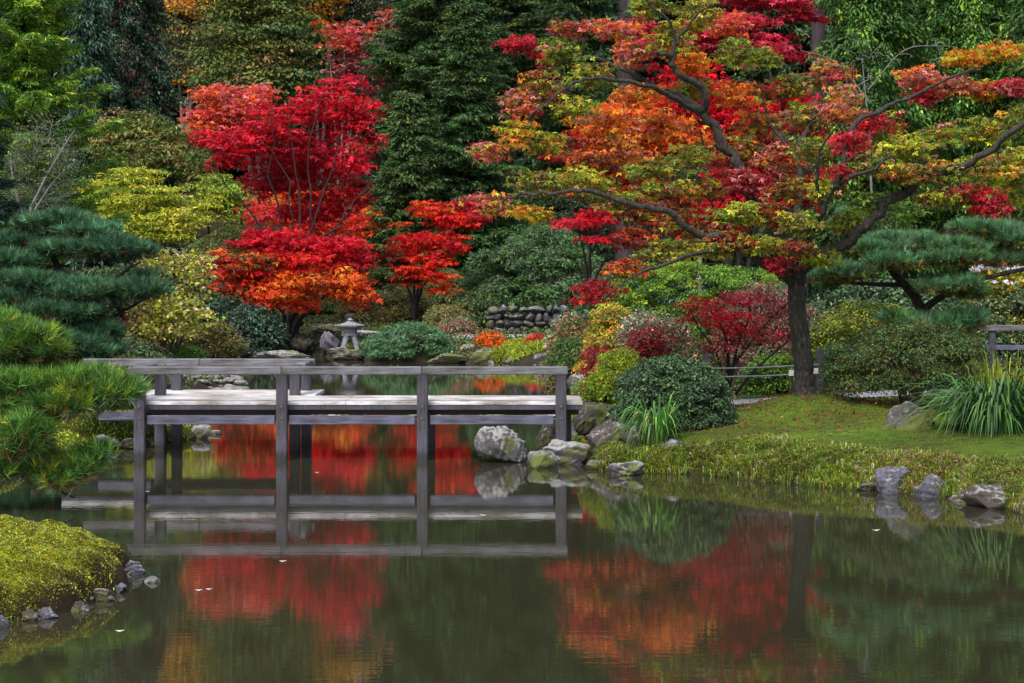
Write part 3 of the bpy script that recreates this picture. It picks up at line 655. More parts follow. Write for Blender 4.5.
def pine(label, base, limbs, pads, pl='blue3 dk', ln=.12, wd=.006, tufts=70, per=16, cr=.3, bark=None, brown=None, up=.9, spread=.75, flat=.4, maxn=60, ryk=1.25):
    rng = seed(); root = plant_obj('pine_tree', base, label, 'tree'); parts = []; T = []
    for b in pads:
        b = (b[0], b[1], b[2]*1.08, b[3]*ryk)+tuple(b[4:])
        Cn, Rd = blob_centres(b, cr, rng, .2, .55, maxn); Cn[:, 2] += .0; T.append(Cn)
        parts.append(needles(Cn, Rd, rng, flat, ln, wd, tufts, per, pl, spread, up))
        if brown: parts.append(needles(Cn-np.array([0, 0, cr*flat*.9]), Rd*.9, rng, flat, ln*.9, wd, int(tufts*.35), per, brown, 1.2, -.1))
    put('needles', parts, M_NEED, root, base); T = np.concatenate(T); T[:, 2] -= cr*flat*.6
    tb = Tubes(); skeleton(tb, limbs, T[rng.choice(len(T), min(len(T), 170), replace=False)], rng, .006, .2, .05); put_tubes('trunk', tb, bark or M_BARK, root, base)
    return root
def blade_clump(name, label, px, py, hw, hpx, Y, pl, n=160, w=.03, depth=None, cat='plant', curve=.8, ztop=None, org_r=.35, stiff=.0):
    rng = seed(); sc = Y/F; x0 = (px-512)*sc; g = H(x0, Y); base = np.array([x0, Y, g]); rx = hw*sc; dp = depth or rx*.8; L = hpx*sc
    a = rng.random(n)*6.28; r = np.sqrt(rng.random(n)); bx = np.stack([np.cos(a)*r*rx*org_r, np.sin(a)*r*dp*org_r, np.zeros(n)], 1)
    out = np.stack([np.cos(a)*(.25+r*.9), np.sin(a)*(.25+r*.9), np.zeros(n)], 1)+rng.normal(size=(n, 3))*.2; out[:, 2] = 0
    LL = L*(.65+.5*rng.random(n)); m = 6; t = np.linspace(0, 1, m)
    reach = (rx*.95)*(.35+.65*rng.random(n))*(1-stiff)
    pts = bx[:, None]+out[:, None]*(t**1.5)[None, :, None]*reach[:, None, None]; pts[..., 2] += LL[:, None]*(np.sin(t*math.pi*.62)[None]*(.55+.45*rng.random((n, 1)))-(curve*.6*t**3)[None]*rng.random((n, 1)))
    pts[..., 2] -= .05
    side = unit(np.cross(out+np.array([0, 0, .01]), [0, 0, 1.])); ww = w*(np.array([.6, .95, 1, .8, .5, .06]))*.5
    V = np.stack([pts-side[:, None]*ww[None, :, None], pts+side[:, None]*ww[None, :, None]+np.array([0, 0, w*.12])], 2).reshape(-1, 3)
    i = (np.arange(n)[:, None]*m*2+np.arange(m-1)[None]*2).ravel(); Fq = np.stack([i, i+1, i+3, i+2], 1)
    col = np.repeat(pal_pick(pl, np.zeros(n, int), 1, rng, 0, .2), m*2, 0); root = plant_obj(name, base, label, cat)
    link('leaves', mesh_np('leaves', V, [Fq], col), M_NEED, root); return root

# ============================================================ HERO MAPLE (right bank)
def L3(seq, Y0): return [P(a[0], a[1], Y0+(a[2] if len(a) > 2 else 0)) for a in seq]
TY = TREE[1]
hm = [
 ([TREE+np.array([0.02, 0, -.25]), TREE+np.array([0.01, 0, .05])]+L3([(804, 365), (800, 335), (797, 305), (796, 280)], TY), .158, .12),
 ([TREE+np.array([.02, -.02, -.2]), TREE+np.array([.02, 0, .03]), TREE+np.array([.01, 0, .25])], .27, .12),
 (L3([(796, 285), (792, 268), (778, 238, .1), (750, 190, .2), (738, 168, .2), (722, 145, .2)], TY), .1, .07),
 (L3([(724, 148, .2), (708, 114, .1), (700, 98, 0), (682, 76, -.2), (667, 60, -.3), (654, 56, -.4)], TY), .075, .03),
 (L3([(706, 118, .1), (690, 104, .4), (660, 92, .7), (620, 72, 1.), (585, 58, 1.2), (560, 66, 1.3), (540, 80, 1.3)], TY), .06, .015),
 (L3([(700, 112, .1), (672, 98, -.4), (645, 84, -.8), (600, 80, -1.1), (560, 92, -1.2), (530, 118, -1.3)], TY), .05, .012),
 (L3([(672, 66, -.3), (678, 40, -.3), (690, 22, -.3), (712, 4, -.3)], TY), .035, .012),
 (L3([(677, 44, -.3), (668, 22, -.4), (650, 4, -.5), (640, -12, -.6)], TY), .025, .01),
 (L3([(795, 285), (768, 262, -.4), (735, 243, -.8), (700, 232, -1.), (660, 214, -1.2), (610, 198, -1.3), (570, 192, -1.4), (530, 196, -1.4), (500, 205, -1.4)], TY), .085, .015),
 (L3([(735, 243, -.8), (700, 252, -1.3), (665, 262, -1.6), (630, 280, -1.8), (600, 300, -1.9)], TY), .04, .01),
 (L3([(796, 285), (806, 262, -.2), (828, 250, -.3), (856, 236, -.4), (880, 214, -.5), (900, 192, -.6), (925, 176, -.7), (950, 168, -.8), (985, 152, -.9), (1030, 118, -1.), (1070, 95, -1)], TY), .1, .035),
 (L3([(905, 190, -.6), (918, 168, -.3), (940, 152, 0), (962, 140, .2), (1000, 130, .3)], TY), .055, .02),
 (L3([(796, 282), (798, 240, .3), (796, 200, .6), (797, 165, .8), (800, 140, 1.), (812, 118, 1.2), (838, 92, 1.3)], TY), .09, .02),
 (L3([(797, 270), (808, 235, -.5), (822, 205, -.8), (836, 188, -.9), (860, 178, -1), (890, 158, -1.1)], TY), .065, .02),
 (L3([(822, 205, -.8), (816, 180, -1), (822, 150, -1.2), (840, 120, -1.4)], TY), .035, .01),
 (L3([(836, 188, -.9), (858, 130, -.6), (880, 112, -.4), (905, 100, -.2), (940, 82, 0), (985, 66, .2)], TY), .05, .015),
 (L3([(797, 160, .8), (780, 140, 1.2), (765, 112, 1.5), (752, 80, 1.7)], TY), .04, .012),
]
MIX = 'olive3 ygrn1.2 amber1 rbrn1.5 pink1 crim.6 orn.5'
OL = 'olive4 ygrn1.4 lime1.8 green1 amber.6 pink.7 rbrn.4 tan.4'; ORG = 'orn3 amber2 pink1 ornred1 ygrn.6 rbrn.5'; RD = 'crim2 red2 rose1.4 rbrn1'; PK = 'pink2.4 amber1 rbrn1.3 olive1 orn.8 rose.6'
LOW = 'olive2 mid1 ygrn2 rbrn1 amber.6'; YE = 'ygrn3 yel.8 olive3 amber.7 lime1 pink.4'; RO = 'crim1.4 rbrn2 ornred.6 olive2.2 ygrn.8'
hb = [
 (RD, (522, 45, 22, 9, 28.4)), (RD, (545, 62, 14, 8, 28.4)), (PK, (572, 30, 26, 10, 28.2)), ('orn2 pink2 rose1 ygrn.6', (615, 30, 30, 12, 28)), (OL, (560, 56, 26, 14, 27.8)), (MIX, (540, 85, 26, 18, 26.6)),
 (OL, (590, 75, 32, 16, 27)), (PK, (520, 108, 24, 14, 26.4)), (YE, (575, 110, 24, 12, 26.2)), ('olive2 ygrn2 amber2 orn.6', (520, 135, 26, 14, 26.2)), ('pink2 amber1 crim.6 ygrn1', (490, 152, 24, 10, 26.2)), ('yel1 ygrn2 olive2 amber1', (545, 145, 20, 12, 26.2)),
 (PK, (635, 55, 26, 14, 27.4)), (YE, (672, 38, 26, 14, 27)), (YE, (700, 15, 26, 14, 27)), (OL, (650, 8, 24, 12, 27)), ('orn2 ygrn1 amber2', (690, 62, 26, 12, 27.8)), (OL, (735, 55, 28, 13, 28)), ('orn2 pink1 rose1', (725, 25, 26, 12, 28.4)),
 (ORG, (635, 95, 36, 14, 27.6)), (ORG, (610, 125, 34, 13, 27.5)), (ORG, (660, 125, 30, 13, 28.4)), ('orn1 pink1 rbrn1 amber1', (625, 152, 36, 12, 27.4)), ('rbrn2 orn1 olive1', (590, 165, 28, 9, 28)), (OL, (690, 92, 28, 12, 27.8)), (ORG, (735, 95, 28, 12, 28)), 
 (OL, (535, 185, 34, 13, 26)), (YE, (575, 180, 32, 14, 26)), (OL, (610, 198, 34, 15, 26.2)), ('pink1 ygrn1 amber1 rbrn1', (495, 205, 24, 11, 26)), (RD, (468, 205, 16, 8, 26)), ('ygrn2 amber2 orn.6', (530, 214, 26, 9, 26)),
 (OL, (650, 172, 32, 12, 27)), (OL, (690, 160, 34, 13, 27)), (LOW, (665, 190, 38, 13, 26.6)), (MIX, (705, 190, 30, 13, 27)), (RO, (640, 215, 36, 14, 26.4)), (RO, (685, 225, 34, 14, 26.2)), ('crim1 rbrn2 orn1', (630, 240, 26, 10, 26)), (LOW, (660, 252, 34, 11, 25.8)), (YE, (700, 250, 34, 12, 26)),
 ('rbrn2 amber1 ornred1 olive1', (628, 270, 22, 10, 25.6)), ('crim2 ornred1 rbrn1', (598, 292, 24, 10, 25.6)), ('crim1 ornred1', (582, 302, 14, 6, 25.6)), 
 (MIX, (765, 95, 30, 14, 29)), (OL, (800, 85, 28, 14, 28.8)), (PK, (832, 75, 26, 14, 28.6)), (MIX, (760, 125, 32, 15, 28.6)), (OL, (800, 118, 28, 14, 28.2)), (PK, (840, 112, 28, 14, 27.4)), ('pink2 ygrn1 orn1', (845, 95, 16, 10, 28)),
 (MIX, (735, 150, 30, 14, 27.8)), (PK, (775, 160, 30, 14, 27.6)), (OL, (815, 150, 28, 12, 26.6)), (RD, (850, 145, 22, 12, 26.2)), (RD, (868, 125, 22, 9, 26.6)), (MIX, (885, 128, 26, 14, 27)), (RD, (838, 172, 16, 8, 26)), 
 ('crim2 rbrn1 pink1', (745, 182, 26, 12, 26.8)), (MIX, (790, 190, 30, 13, 26.6)), (YE, (825, 190, 24, 12, 26.2)), (RO, (765, 215, 30, 12, 26.4)), (OL, (735, 215, 28, 12, 26.2)), (OL, (800, 225, 26, 11, 26)), (RO, (730, 240, 26, 11, 26)), (YE, (765, 245, 26, 10, 26)), (RO, (795, 250, 22, 9, 25.8)), ('crim2 rbrn1', (782, 268, 16, 8, 26)),
 (OL, (870, 165, 30, 13, 26.2)), (YE, (905, 150, 32, 14, 26.4)), (OL, (940, 140, 32, 14, 26.8)), (YE, (980, 135, 30, 14, 27)), (OL, (1015, 120, 30, 15, 27)), (MIX, (905, 175, 28, 10, 26)), (OL, (945, 175, 30, 12, 26.2)), (YE, (985, 170, 32, 14, 26.4)), (YE, (1020, 165, 26, 16, 26.6)),
 ('orn2 pink2 rose1 ygrn1', (920, 78, 26, 11, 27.4)), (RD, (925, 98, 20, 8, 27.4)), (PK, (955, 88, 28, 10, 27.6)), ('crim1 ygrn1 orn1', (985, 92, 26, 9, 27.8)), ('amber2 ygrn2 orn1', (965, 60, 26, 8, 28)), ('amber1 ygrn2 orn1', (1005, 52, 28, 9, 28)), ('rose1 pink2 crim1', (1012, 88, 24, 9, 27.6)),
 ('crim2 rbrn1 olive1', (975, 195, 30, 10, 26)), (RD, (990, 208, 24, 9, 25.9)), ('olive1 rbrn2 ygrn1', (940, 198, 26, 10, 26)), ('ygrn2 yel1 olive1', (1010, 195, 22, 14, 26.8)), ('lime1 mid2', (905, 212, 30, 18, 28.4)), ('lime1 mid1 olive1', (870, 205, 24, 12, 27.6)), ('olive2 ygrn1', (845, 222, 22, 10, 26.6)), ('olive1 ygrn2', (820, 262, 20, 8, 26.4)),
 ('ygrn1 olive2', (760, 60, 22, 10, 28.6)), (OL, (1050, 140, 30, 25, 27)), (MIX, (1050, 80, 26, 20, 27.5)),
]
tree('maple_tree', 'spreading maple with a forked trunk on the right bank, leaves olive, orange and red', TREE, hm, [(p_, q_[:4]+(q_[4]+.55,)) for p_, q_ in hb], cr=.15, leaf=.057, asp=.42, dens=.5, flat=.34,
     kind='palm', mat=M_MAPLE, coher=.68, jit=.3, droop=.8, maxt=520, shell=.1, pack=.6, rmin=.006, nj=.65, maxn=30, ryk=1.4, gn=.06)

# ============================================================ OTHER MAPLES
def vase(base, tips, r0, r1=.02, bend=.35):
    base = np.array(base, float); out = []
    for tx in tips:
        tx = np.array(tx, float); m = base+(tx-base)*np.array([.3, .3, .45])+np.array([0, 0, 0]); out.append(([base+np.array([0, 0, -.2]), base+(m-base)*.4, m, tx], r0, r1))
    return out
def gb(px, Y): x = XW(px, Y); return np.array([x, Y, H(x, Y)])
# bright red multi-stem maple
b = gb(296, 66); b[2] = max(b[2], .7)
tree('maple_tree', 'tall bright red maple with many slender dark stems fanning upward', b,
     vase(b-np.array([0, .9, 0]), [P(x_, y_, 64.6) for x_, y_ in ((212, 152), (252, 150), (272, 118), (300, 118), (322, 100), (345, 122), (370, 152), (362, 185))], .095, .016),
     [('crim1 red5 rose1.4', x) for x in [(328, 104, 40, 18, 66), (350, 126, 24, 20, 66), (290, 120, 50, 20, 66), (300, 150, 55, 16, 66.5), (240, 148, 34, 16, 65.5), (225, 165, 22, 8, 65.5), (214, 140, 26, 10, 65.8), (365, 112, 22, 14, 66.3), (372, 142, 16, 12, 66), (345, 84, 24, 8, 66.5), (265, 135, 34, 12, 66.2), (352, 160, 22, 16, 65.5), (300, 185, 50, 18, 67.8), (345, 195, 30, 20, 67.3), (262, 185, 24, 16, 67.6), (310, 212, 40, 12, 68), (280, 160, 50, 14, 67.8), (330, 165, 44, 16, 67.8)]]
     + [('orn2 rose2 pink2 ornred1', x) for x in [(225, 98, 36, 13, 67.5), (205, 118, 26, 12, 67), (208, 132, 28, 9, 67), (238, 125, 30, 10, 67.3), (250, 110, 30, 14, 67), (262, 95, 22, 10, 68)]],
     cr=.32, leaf=.12, asp=.45, dens=.4, flat=.36, kind='palm', mat=M_MAPLE, bark=M_DBARK, maxt=170, shell=.1, coher=.6, jit=.34, maxn=75, ryk=1.25, gn=.3)
b = gb(285, 62.5)
tree('maple_tree', 'low dome-shaped maple shading from scarlet top to orange skirt beneath the tall red one', b,
     vase(b, [P(250, 270, 62.5), P(280, 255, 63), P(320, 262, 62), P(345, 278, 62), P(230, 285, 62)], .09, .02),
     [('red4 crim1', (282, 245, 50, 12, 62.5)), ('red4 crim1', (335, 249, 40, 11, 62.3)), ('crim2 red2', (358, 263, 24, 9, 62.2)), ('crim2 red2', (262, 240, 24, 10, 62.8)), ('rbrn2 crim1 olive1', (240, 256, 24, 13, 62.8)), ('red2 ornred2', (300, 263, 50, 12, 62)),
      ('ornred3 red1 orn1', (260, 275, 34, 14, 61.8)), ('ornred2 orn3 amber.6 rbrn.6', (330, 284, 44, 13, 61.6)), ('orn3 ornred2 amber.6 rbrn.8', (290, 290, 38, 13, 61.3)), ('orn2 ornred2', (350, 292, 22, 10, 61.5)), ('crim1 ornred2 rbrn1', (232, 282, 24, 14, 61.8)), ('rbrn2 ornred1 orn1', (222, 262, 22, 10, 62.2)), ('ornred2 orn1 olive1', (355, 298, 22, 10, 61.5)), ('rbrn2 olive1 orn1', (255, 262, 30, 10, 61.4)), ('ornred1 orn1 crim1', (300, 305, 24, 8, 61.3)), ('ornred2 orn1 rbrn1', (268, 300, 26, 10, 61.3))],
     cr=.33, leaf=.115, asp=.45, dens=.5, flat=.42, kind='palm', mat=M_MAPLE, bark=M_DBARK, maxt=110, shell=.1, maxn=75)
b = gb(414, 68); b[2] = ZW(312, 68)
tree('maple_tree', 'small orange-red maple with layered branches left of the big green rhododendron', b,
     vase(b, [P(395, 260, 68), P(415, 240, 68), P(440, 225, 68), P(450, 250, 68), P(428, 268, 67.5)], .075, .02),
     [('ornred3 red1 orn1', (430, 208, 26, 9, 68)), ('ornred2 red2', (455, 222, 30, 9, 68)), ('red2 ornred2', (410, 245, 28, 11, 67.5)), ('red2 crim1 ornred1', (440, 245, 32, 11, 67.5)), ('ornred2 red1', (425, 268, 30, 11, 67)), ('ornred3 orn1', (438, 285, 22, 11, 67)), ('crim2 rbrn1', (395, 258, 16, 9, 68)), ('crim1 ornred1', (405, 280, 16, 8, 67.5)), ('red2 rose1', (478, 212, 22, 10, 68)), ('ornred1 orn1', (400, 225, 12, 6, 69))],
     cr=.38, leaf=.125, asp=.45, dens=.5, flat=.32, kind='palm', mat=M_MAPLE, bark=M_DBARK, maxt=80, shell=.2, maxn=50)
b = gb(340, 92)
tree('maple_tree', 'thin rusty red tree beside the tall dark conifer high in the background', b, vase(b, [P(345, 40, 92), P(365, 50, 92), P(385, 35, 92), P(330, 60, 92), P(355, 75, 92)], .12, .03),
     [('pink2 ornred1.5 orn1 rose1', (350, 38, 30, 14, 92)), ('pink2 ornred1 orn1', (385, 25, 20, 12, 92)), ('rbrn2 pink1 rose1 grey1', (355, 68, 34, 16, 92)), ('rbrn1 pink1 grey1 ornred1', (380, 80, 20, 12, 92)), ('ornred1 orn1', (325, 30, 12, 8, 92)), ('rbrn1 rose1 grey1', (365, 95, 30, 10, 92))],
     cr=.5, leaf=.16, asp=.45, dens=.3, flat=.35, kind='palm', mat=M_MAPLE, maxt=80, shell=.1, maxn=60, bark=M_GBARK)
b = gb(738, 42); 
tree('maple_tree', 'scarlet and crimson maple crown filling the space behind the forked maple', b, vase(b, [P(700, 130, 42), P(740, 100, 42), P(780, 110, 42), P(815, 140, 42), P(760, 200, 41.5), P(720, 190, 42)], .12, .02),
     [('red4 crim1', x) for x in [(700, 100, 60, 16, 42.5), (745, 125, 50, 16, 42), (690, 75, 40, 12, 43), (770, 95, 40, 12, 42.5)]]+
     [('crim3 red2', x) for x in [(790, 120, 40, 18, 43), (760, 160, 50, 18, 42.5), (770, 200, 50, 20, 42.5), (735, 190, 40, 20, 42), (810, 190, 30, 20, 43), (650, 45, 30, 12, 43), (720, 220, 40, 14, 42)]]+
     [('rose2 crim2', x) for x in [(725, 25, 50, 10, 44), (760, 50, 40, 12, 44), (690, 40, 40, 12, 44), (640, 28, 30, 10, 44)]],
     cr=.32, leaf=.1, asp=.45, dens=.45, flat=.35, kind='palm', mat=M_MAPLE, bark=M_DBARK, maxt=170, shell=.1, maxn=80)
b = gb(655, 47)
tree('maple_tree', 'orange maple glowing behind the left limbs of the forked maple', b, vase(b, [P(600, 150, 47), P(640, 120, 47), P(680, 130, 47), P(700, 170, 47), P(650, 180, 47)], .12, .02),
     [(ORG, x) for x in [(610, 130, 50, 20, 47), (660, 140, 50, 22, 47), (600, 165, 40, 16, 47), (650, 110, 50, 20, 48), (700, 150, 40, 20, 48), (640, 185, 40, 14, 47)]]+[('rbrn2 orn1 crim1', x) for x in [(600, 190, 44, 14, 47), (660, 200, 50, 16, 47), (700, 225, 50, 16, 46.5), (580, 150, 26, 14, 48)]],
     cr=.36, leaf=.11, asp=.45, dens=.45, flat=.35, kind='palm', mat=M_MAPLE, bark=M_DBARK, maxt=150, shell=.1, maxn=60)
b = gb(590, 56); b[2] = ZW(300, 56)
tree('maple_tree', 'low crimson maple with flat layers showing above the big rhododendron', b, vase(b, [P(565, 180, 56), P(590, 165, 56), P(590, 225, 55.5), P(620, 235, 56)], .07, .02),
     [('red3 rose1 crim1', (580, 157, 40, 7, 56)), ('red3 rose1', (600, 162, 36, 7, 56)), ('red3 rose1', (580, 223, 34, 7, 55.5)), ('red2 crim2', (600, 240, 22, 6, 55)), ('red1 crim2', (610, 215, 30, 8, 56))],
     cr=.36, leaf=.11, asp=.45, dens=.6, flat=.25, kind='palm', mat=M_MAPLE, bark=M_DBARK, maxt=60, shell=.1, maxn=60)
b = gb(800, 52)
tree('maple_tree', 'deep pink maple whose flat sprays hang at the top edge right of centre', b, vase(b, [P(790, 20, 52), P(760, 5, 52), P(805, 60, 52)], .14, .03),
     [('crim2 rose2', (775, 4, 50, 7, 52)), ('crim2 rose1', (800, 18, 36, 6, 52)), ('crim3 rose1', (800, 58, 30, 5, 52)), ('crim3 rose1', (785, 38, 22, 6, 52)), ('crim2 rose2', (740, -12, 60, 14, 52))],
     cr=.36, leaf=.11, asp=.45, dens=.55, flat=.22, kind='palm', mat=M_MAPLE, bark=M_DBARK, maxt=60, shell=.1, maxn=60)
# burning bush on the right bank
b = np.array([XW(728, 30.6), 30.6, .58])
tree('burning_bush', 'open crimson burning bush with bare spreading stems left of the maple trunk', b,
     [([b+np.array([0, 0, -.1]), P(728, 360, 30.6), P(725, 335, 30.6), P(710, 310, 30.6)], .045, .015), ([b, P(732, 370, 30.5), P(745, 350, 30.4), P(765, 325, 30.3), P(790, 300, 30.2)], .032, .01), ([b+np.array([.1, 0, 0]), P(755, 370, 30.3), P(780, 348, 30.2), P(800, 332, 30.1)], .03, .01), ([b, P(738, 345, 30.5), P(748, 320, 30.5), P(750, 295, 30.5)], .03, .01), ([b, P(715, 350, 30.6), P(700, 330, 30.6), P(690, 310, 30.6)], .025, .01)],
     [('red2 crim2 rose1', (715, 318, 34, 14, 30.4)), ('red3 crim1', (735, 325, 32, 14, 30.2)), ('crim2 red1', (700, 305, 26, 9, 30.5)), ('crim1 rose1 rbrn1', (745, 300, 34, 10, 30.5)), ('rbrn1 crim1 pink1', (780, 310, 28, 14, 30.4)), ('crim1 rbrn1 pink1', (725, 345, 34, 12, 30.3)), ('crim2 rbrn1', (680, 330, 14, 12, 30.4)), ('rbrn1 rose1', (770, 335, 26, 10, 30.2))],
     cr=.15, leaf=.055, asp=.45, dens=.22, flat=.36, mat=M_MAPLE, bark=M_DBARK, cat='shrub', maxt=160, shell=.05, maxn=40, rmin=.004, ryk=1.1)

# ============================================================ BACKGROUND BROADLEAVES
b = gb(170, 56)
tree('small_tree', 'yellow-leaved small tree with loose rounded leaves behind the left end of the railing', b, vase(b, [P(150, 300, 56), P(175, 265, 56), P(200, 275, 56), P(195, 310, 56)], .07, .02),
     [('yel2 ygrn2 cream1.5 olive.6', x) for x in [(165, 262, 30, 14, 56), (195, 268, 24, 14, 56), (150, 275, 22, 12, 56.5), (190, 290, 22, 12, 56)]]+[('yel2 ygrn3 cream1 olive.6', x) for x in [(165, 305, 28, 14, 55), (190, 315, 24, 12, 55), (150, 330, 24, 12, 55), (185, 330, 24, 10, 55), (205, 330, 12, 9, 55)]]+[('tan1 yel1 rbrn1', (150, 315, 26, 16, 56.5))],
     cr=.3, leaf=.105, asp=.75, dens=.26, flat=.45, maxt=140, shell=.1, maxn=50, coher=.4, bark=M_DBARK)
b = gb(140, 72)
tree('small_tree', 'chartreuse tree with feathery horizontal sprays behind the blue-green pine', b, vase(b, [P(90, 200, 72), P(120, 185, 72), P(150, 195, 72), P(190, 215, 72)], .1, .02),
     [('ygrn3 lime1 yel1', x) for x in [(95, 190, 34, 10, 72), (130, 178, 34, 10, 72), (110, 205, 44, 12, 71), (155, 200, 40, 12, 71.5), (180, 220, 36, 11, 71), (130, 225, 44, 12, 70.5), (85, 218, 30, 10, 71), (165, 235, 36, 8, 70.5), (205, 205, 18, 10, 72)]],
     cr=.42, leaf=.15, asp=.3, dens=.5, flat=.25, maxt=120, shell=.1, droop=.1, maxn=70, bark=M_DBARK)
b = gb(140, 80)
tree('small_tree', 'dull olive tree with rounded clumps between the chartreuse tree and the drooping conifer', b, vase(b, [P(110, 150, 80), P(140, 135, 80), P(170, 145, 80)], .12, .03),
     [('olive3 tan1 green1', x) for x in [(130, 128, 34, 14, 80), (160, 140, 30, 14, 80), (115, 150, 30, 14, 80), (150, 160, 36, 16, 79), (185, 150, 24, 16, 80), (195, 175, 24, 18, 79)]], cr=.5, leaf=.14, asp=.5, dens=.5, flat=.5, maxt=60, shell=.3, maxn=60, bark=M_DBARK)
b = gb(215, 74)
tree('small_tree', 'yellow-green shrubby tree just left of the stems of the red maple', b, vase(b, [P(205, 200, 74), P(230, 195, 74)], .09, .03),
     [('lime2 ygrn1 olive1', x) for x in [(215, 185, 24, 12, 74), (230, 200, 26, 12, 73.5), (205, 210, 24, 12, 73.5), (235, 220, 20, 10, 73)]]+[('orn1 pink1 olive1', (240, 215, 22, 9, 74)), ('orn1 amber1 ygrn1', (262, 205, 20, 12, 74))], cr=.42, leaf=.12, asp=.45, dens=.45, flat=.35, maxt=60, shell=.2, maxn=50, bark=M_DBARK)
b = gb(325, 76)
tree('small_tree', 'amber and orange foliage seen through the stems of the tall red maple', b, vase(b, [P(300, 200, 76), P(340, 205, 76), P(365, 220, 76)], .09, .03),
     [('red2 ornred2 rose1', x) for x in [(262, 215, 26, 14, 72), (300, 222, 30, 12, 72), (340, 222, 26, 12, 72)]]+[('orn2 amber1 ornred2 red1', x) for x in [(300, 205, 36, 14, 76), (340, 210, 32, 14, 76), (365, 225, 22, 12, 75.5), (320, 225, 30, 10, 75)]]+[('ygrn1 olive1 orn1', x) for x in [(372, 215, 16, 8, 75), (280, 215, 20, 12, 76)]], cr=.42, leaf=.12, asp=.45, dens=.45, flat=.35, kind='palm', maxt=50, shell=.2, maxn=50, mat=M_MAPLE, bark=M_DBARK)
b = gb(258, 98)
tree('large_tree', 'large dull olive-green tree rising in the background above the red maple', b, vase(b, [P(220, 60, 98), P(260, 20, 98), P(300, 40, 98), P(260, 70, 97)], .28, .05),
     [('olive3 mid2 tan.5 green1', x) for x in [(240, 10, 44, 30, 98), (290, 20, 34, 30, 98), (225, 50, 36, 26, 97), (270, 55, 44, 26, 97), (310, 60, 26, 24, 98), (240, 85, 44, 20, 96), (290, 90, 36, 18, 97), (210, 90, 26, 18, 98), (265, -40, 70, 40, 99), (270, -110, 50, 50, 100)]],
     cr=.75, leaf=.2, asp=.5, dens=.45, flat=.5, maxt=120, shell=.4, maxn=120, bark=M_GBARK)
b = gb(185, 104)
tree('large_tree', 'golden yellow tree with thin foliage at the top edge between two dark trees', b, vase(b, [P(175, 10, 104), P(200, 0, 104), P(190, 40, 104)], .22, .04),
     [('amber2 yel1 tan1', (190, 8, 32, 10, 104)), ('amber2 yel1 tan2', (165, 0, 24, 9, 104)), ('olive2 tan1 grey1', (190, 35, 34, 14, 104)), ('grey2 olive1', (185, 60, 30, 16, 104)), ('amber1 olive2', (190, 80, 30, 12, 104)), ('amber2 yel1', (190, -30, 60, 22, 105)), ('olive1 amber1 tan1', (190, -90, 60, 40, 105))], cr=.6, leaf=.2, asp=.5, dens=.3, flat=.4, maxt=110, shell=.2, maxn=80, bark=M_GBARK)
b = gb(320, 106)
tree('large_tree', 'pale amber tree top right of the big olive-green background tree', b, vase(b, [P(310, 5, 106), P(335, 0, 106), P(330, 40, 106)], .22, .04),
     [('amber3 yel1 ygrn1', (318, 12, 26, 14, 106)), ('amber2 yel1', (335, -15, 40, 16, 106)), ('grey2 sage1 olive1', (365, 5, 36, 16, 107)), ('grey1 sage1', (370, 30, 26, 14, 107)), ('amber1 ygrn1', (330, 35, 20, 12, 106)), ('amber1 grey1 olive1', (340, -80, 60, 50, 107))], cr=.6, leaf=.2, asp=.5, dens=.35, flat=.4, maxt=90, shell=.2, maxn=80, bark=M_GBARK)
b = gb(50, 44)
tree('bare_tree', 'small grey tree almost bare of leaves behind the blue-green pine at left', b,
     [([b, P(30, 230, 44), P(40, 190, 44), P(62, 150, 44), P(75, 130, 44)], .06, .012), ([P(35, 210, 44), P(55, 180, 44), P(78, 160, 44)], .03, .01), ([P(30, 230, 44), P(15, 190, 44), P(10, 150, 44)], .03, .01)],
     [('grey2 olive1 sage1', x) for x in [(40, 145, 40, 24, 44.5), (65, 170, 24, 20, 44), (15, 180, 24, 26, 44.5), (40, 200, 40, 16, 45)]], cr=.25, leaf=.06, asp=.4, dens=.10, flat=.5, maxt=200, shell=.05, maxn=80, rmin=.006, bark=M_GBARK)

# ============================================================ CONIFERS
conifer('bright green conifer with upswept feathery branches in the top left corner', 22, 52, 12.5, 3.0, 'fresh4 lime4 ygrn1', 'larch', .18, .13, .22, .9, 130, .32, name='larch_tree', flat=.3)
conifer('dark blue-green conifer at the left picture edge in front of the bright green one', -34, 40, 8.6, 1.25, 'bdk3 blue1', 'fir', .02, .12, .25, .9, 90, .28)
conifer('drooping dark cypress with rusty tips left of centre in the background', 130, 88, 17, 3.6, 'bdk3 blue2 dk1 rbrn.9 sage.8', 'cypress', .1, .15, .4, .75, 150, .42, name='cypress_tree')
conifer('slender drooping cypress behind the chartreuse tree', 88, 84, 12, 2.2, 'blue2 bdk2 sage1', 'cypress', .1, .22, .3, .8, 80, .5, name='cypress_tree')
conifer('tall dark green cedar on the left side of the big conifer mass at the centre', 428, 80, 18, 4.0, 'dk1 mid3 green1.5 olive.5', 'fir', .08, .14, .32, .75, 170, .5, name='cedar_tree', bark=M_RBARK)
conifer('tall dark green cedar with a bare purplish trunk showing at the centre', 508, 86, 19, 3.6, 'dk1 mid3 green1 olive1', 'fir', .3, .14, .32, .75, 130, .5, name='cedar_tree', bark=M_RBARK, r0=.48)
conifer('dark green cedar filling the middle between the red maple and the trunk', 465, 78, 11.5, 3.0, 'dk1 mid3 green1.5 olive.5', 'fir', .05, .14, .32, .75, 140, .48, name='cedar_tree')
conifer('short dark cedar at the foot of the big conifer mass', 408, 75, 8.0, 2.0, 'dk1 mid3 green1 olive1', 'fir', .05, .17, .3, .8, 90, .42, name='cedar_tree')
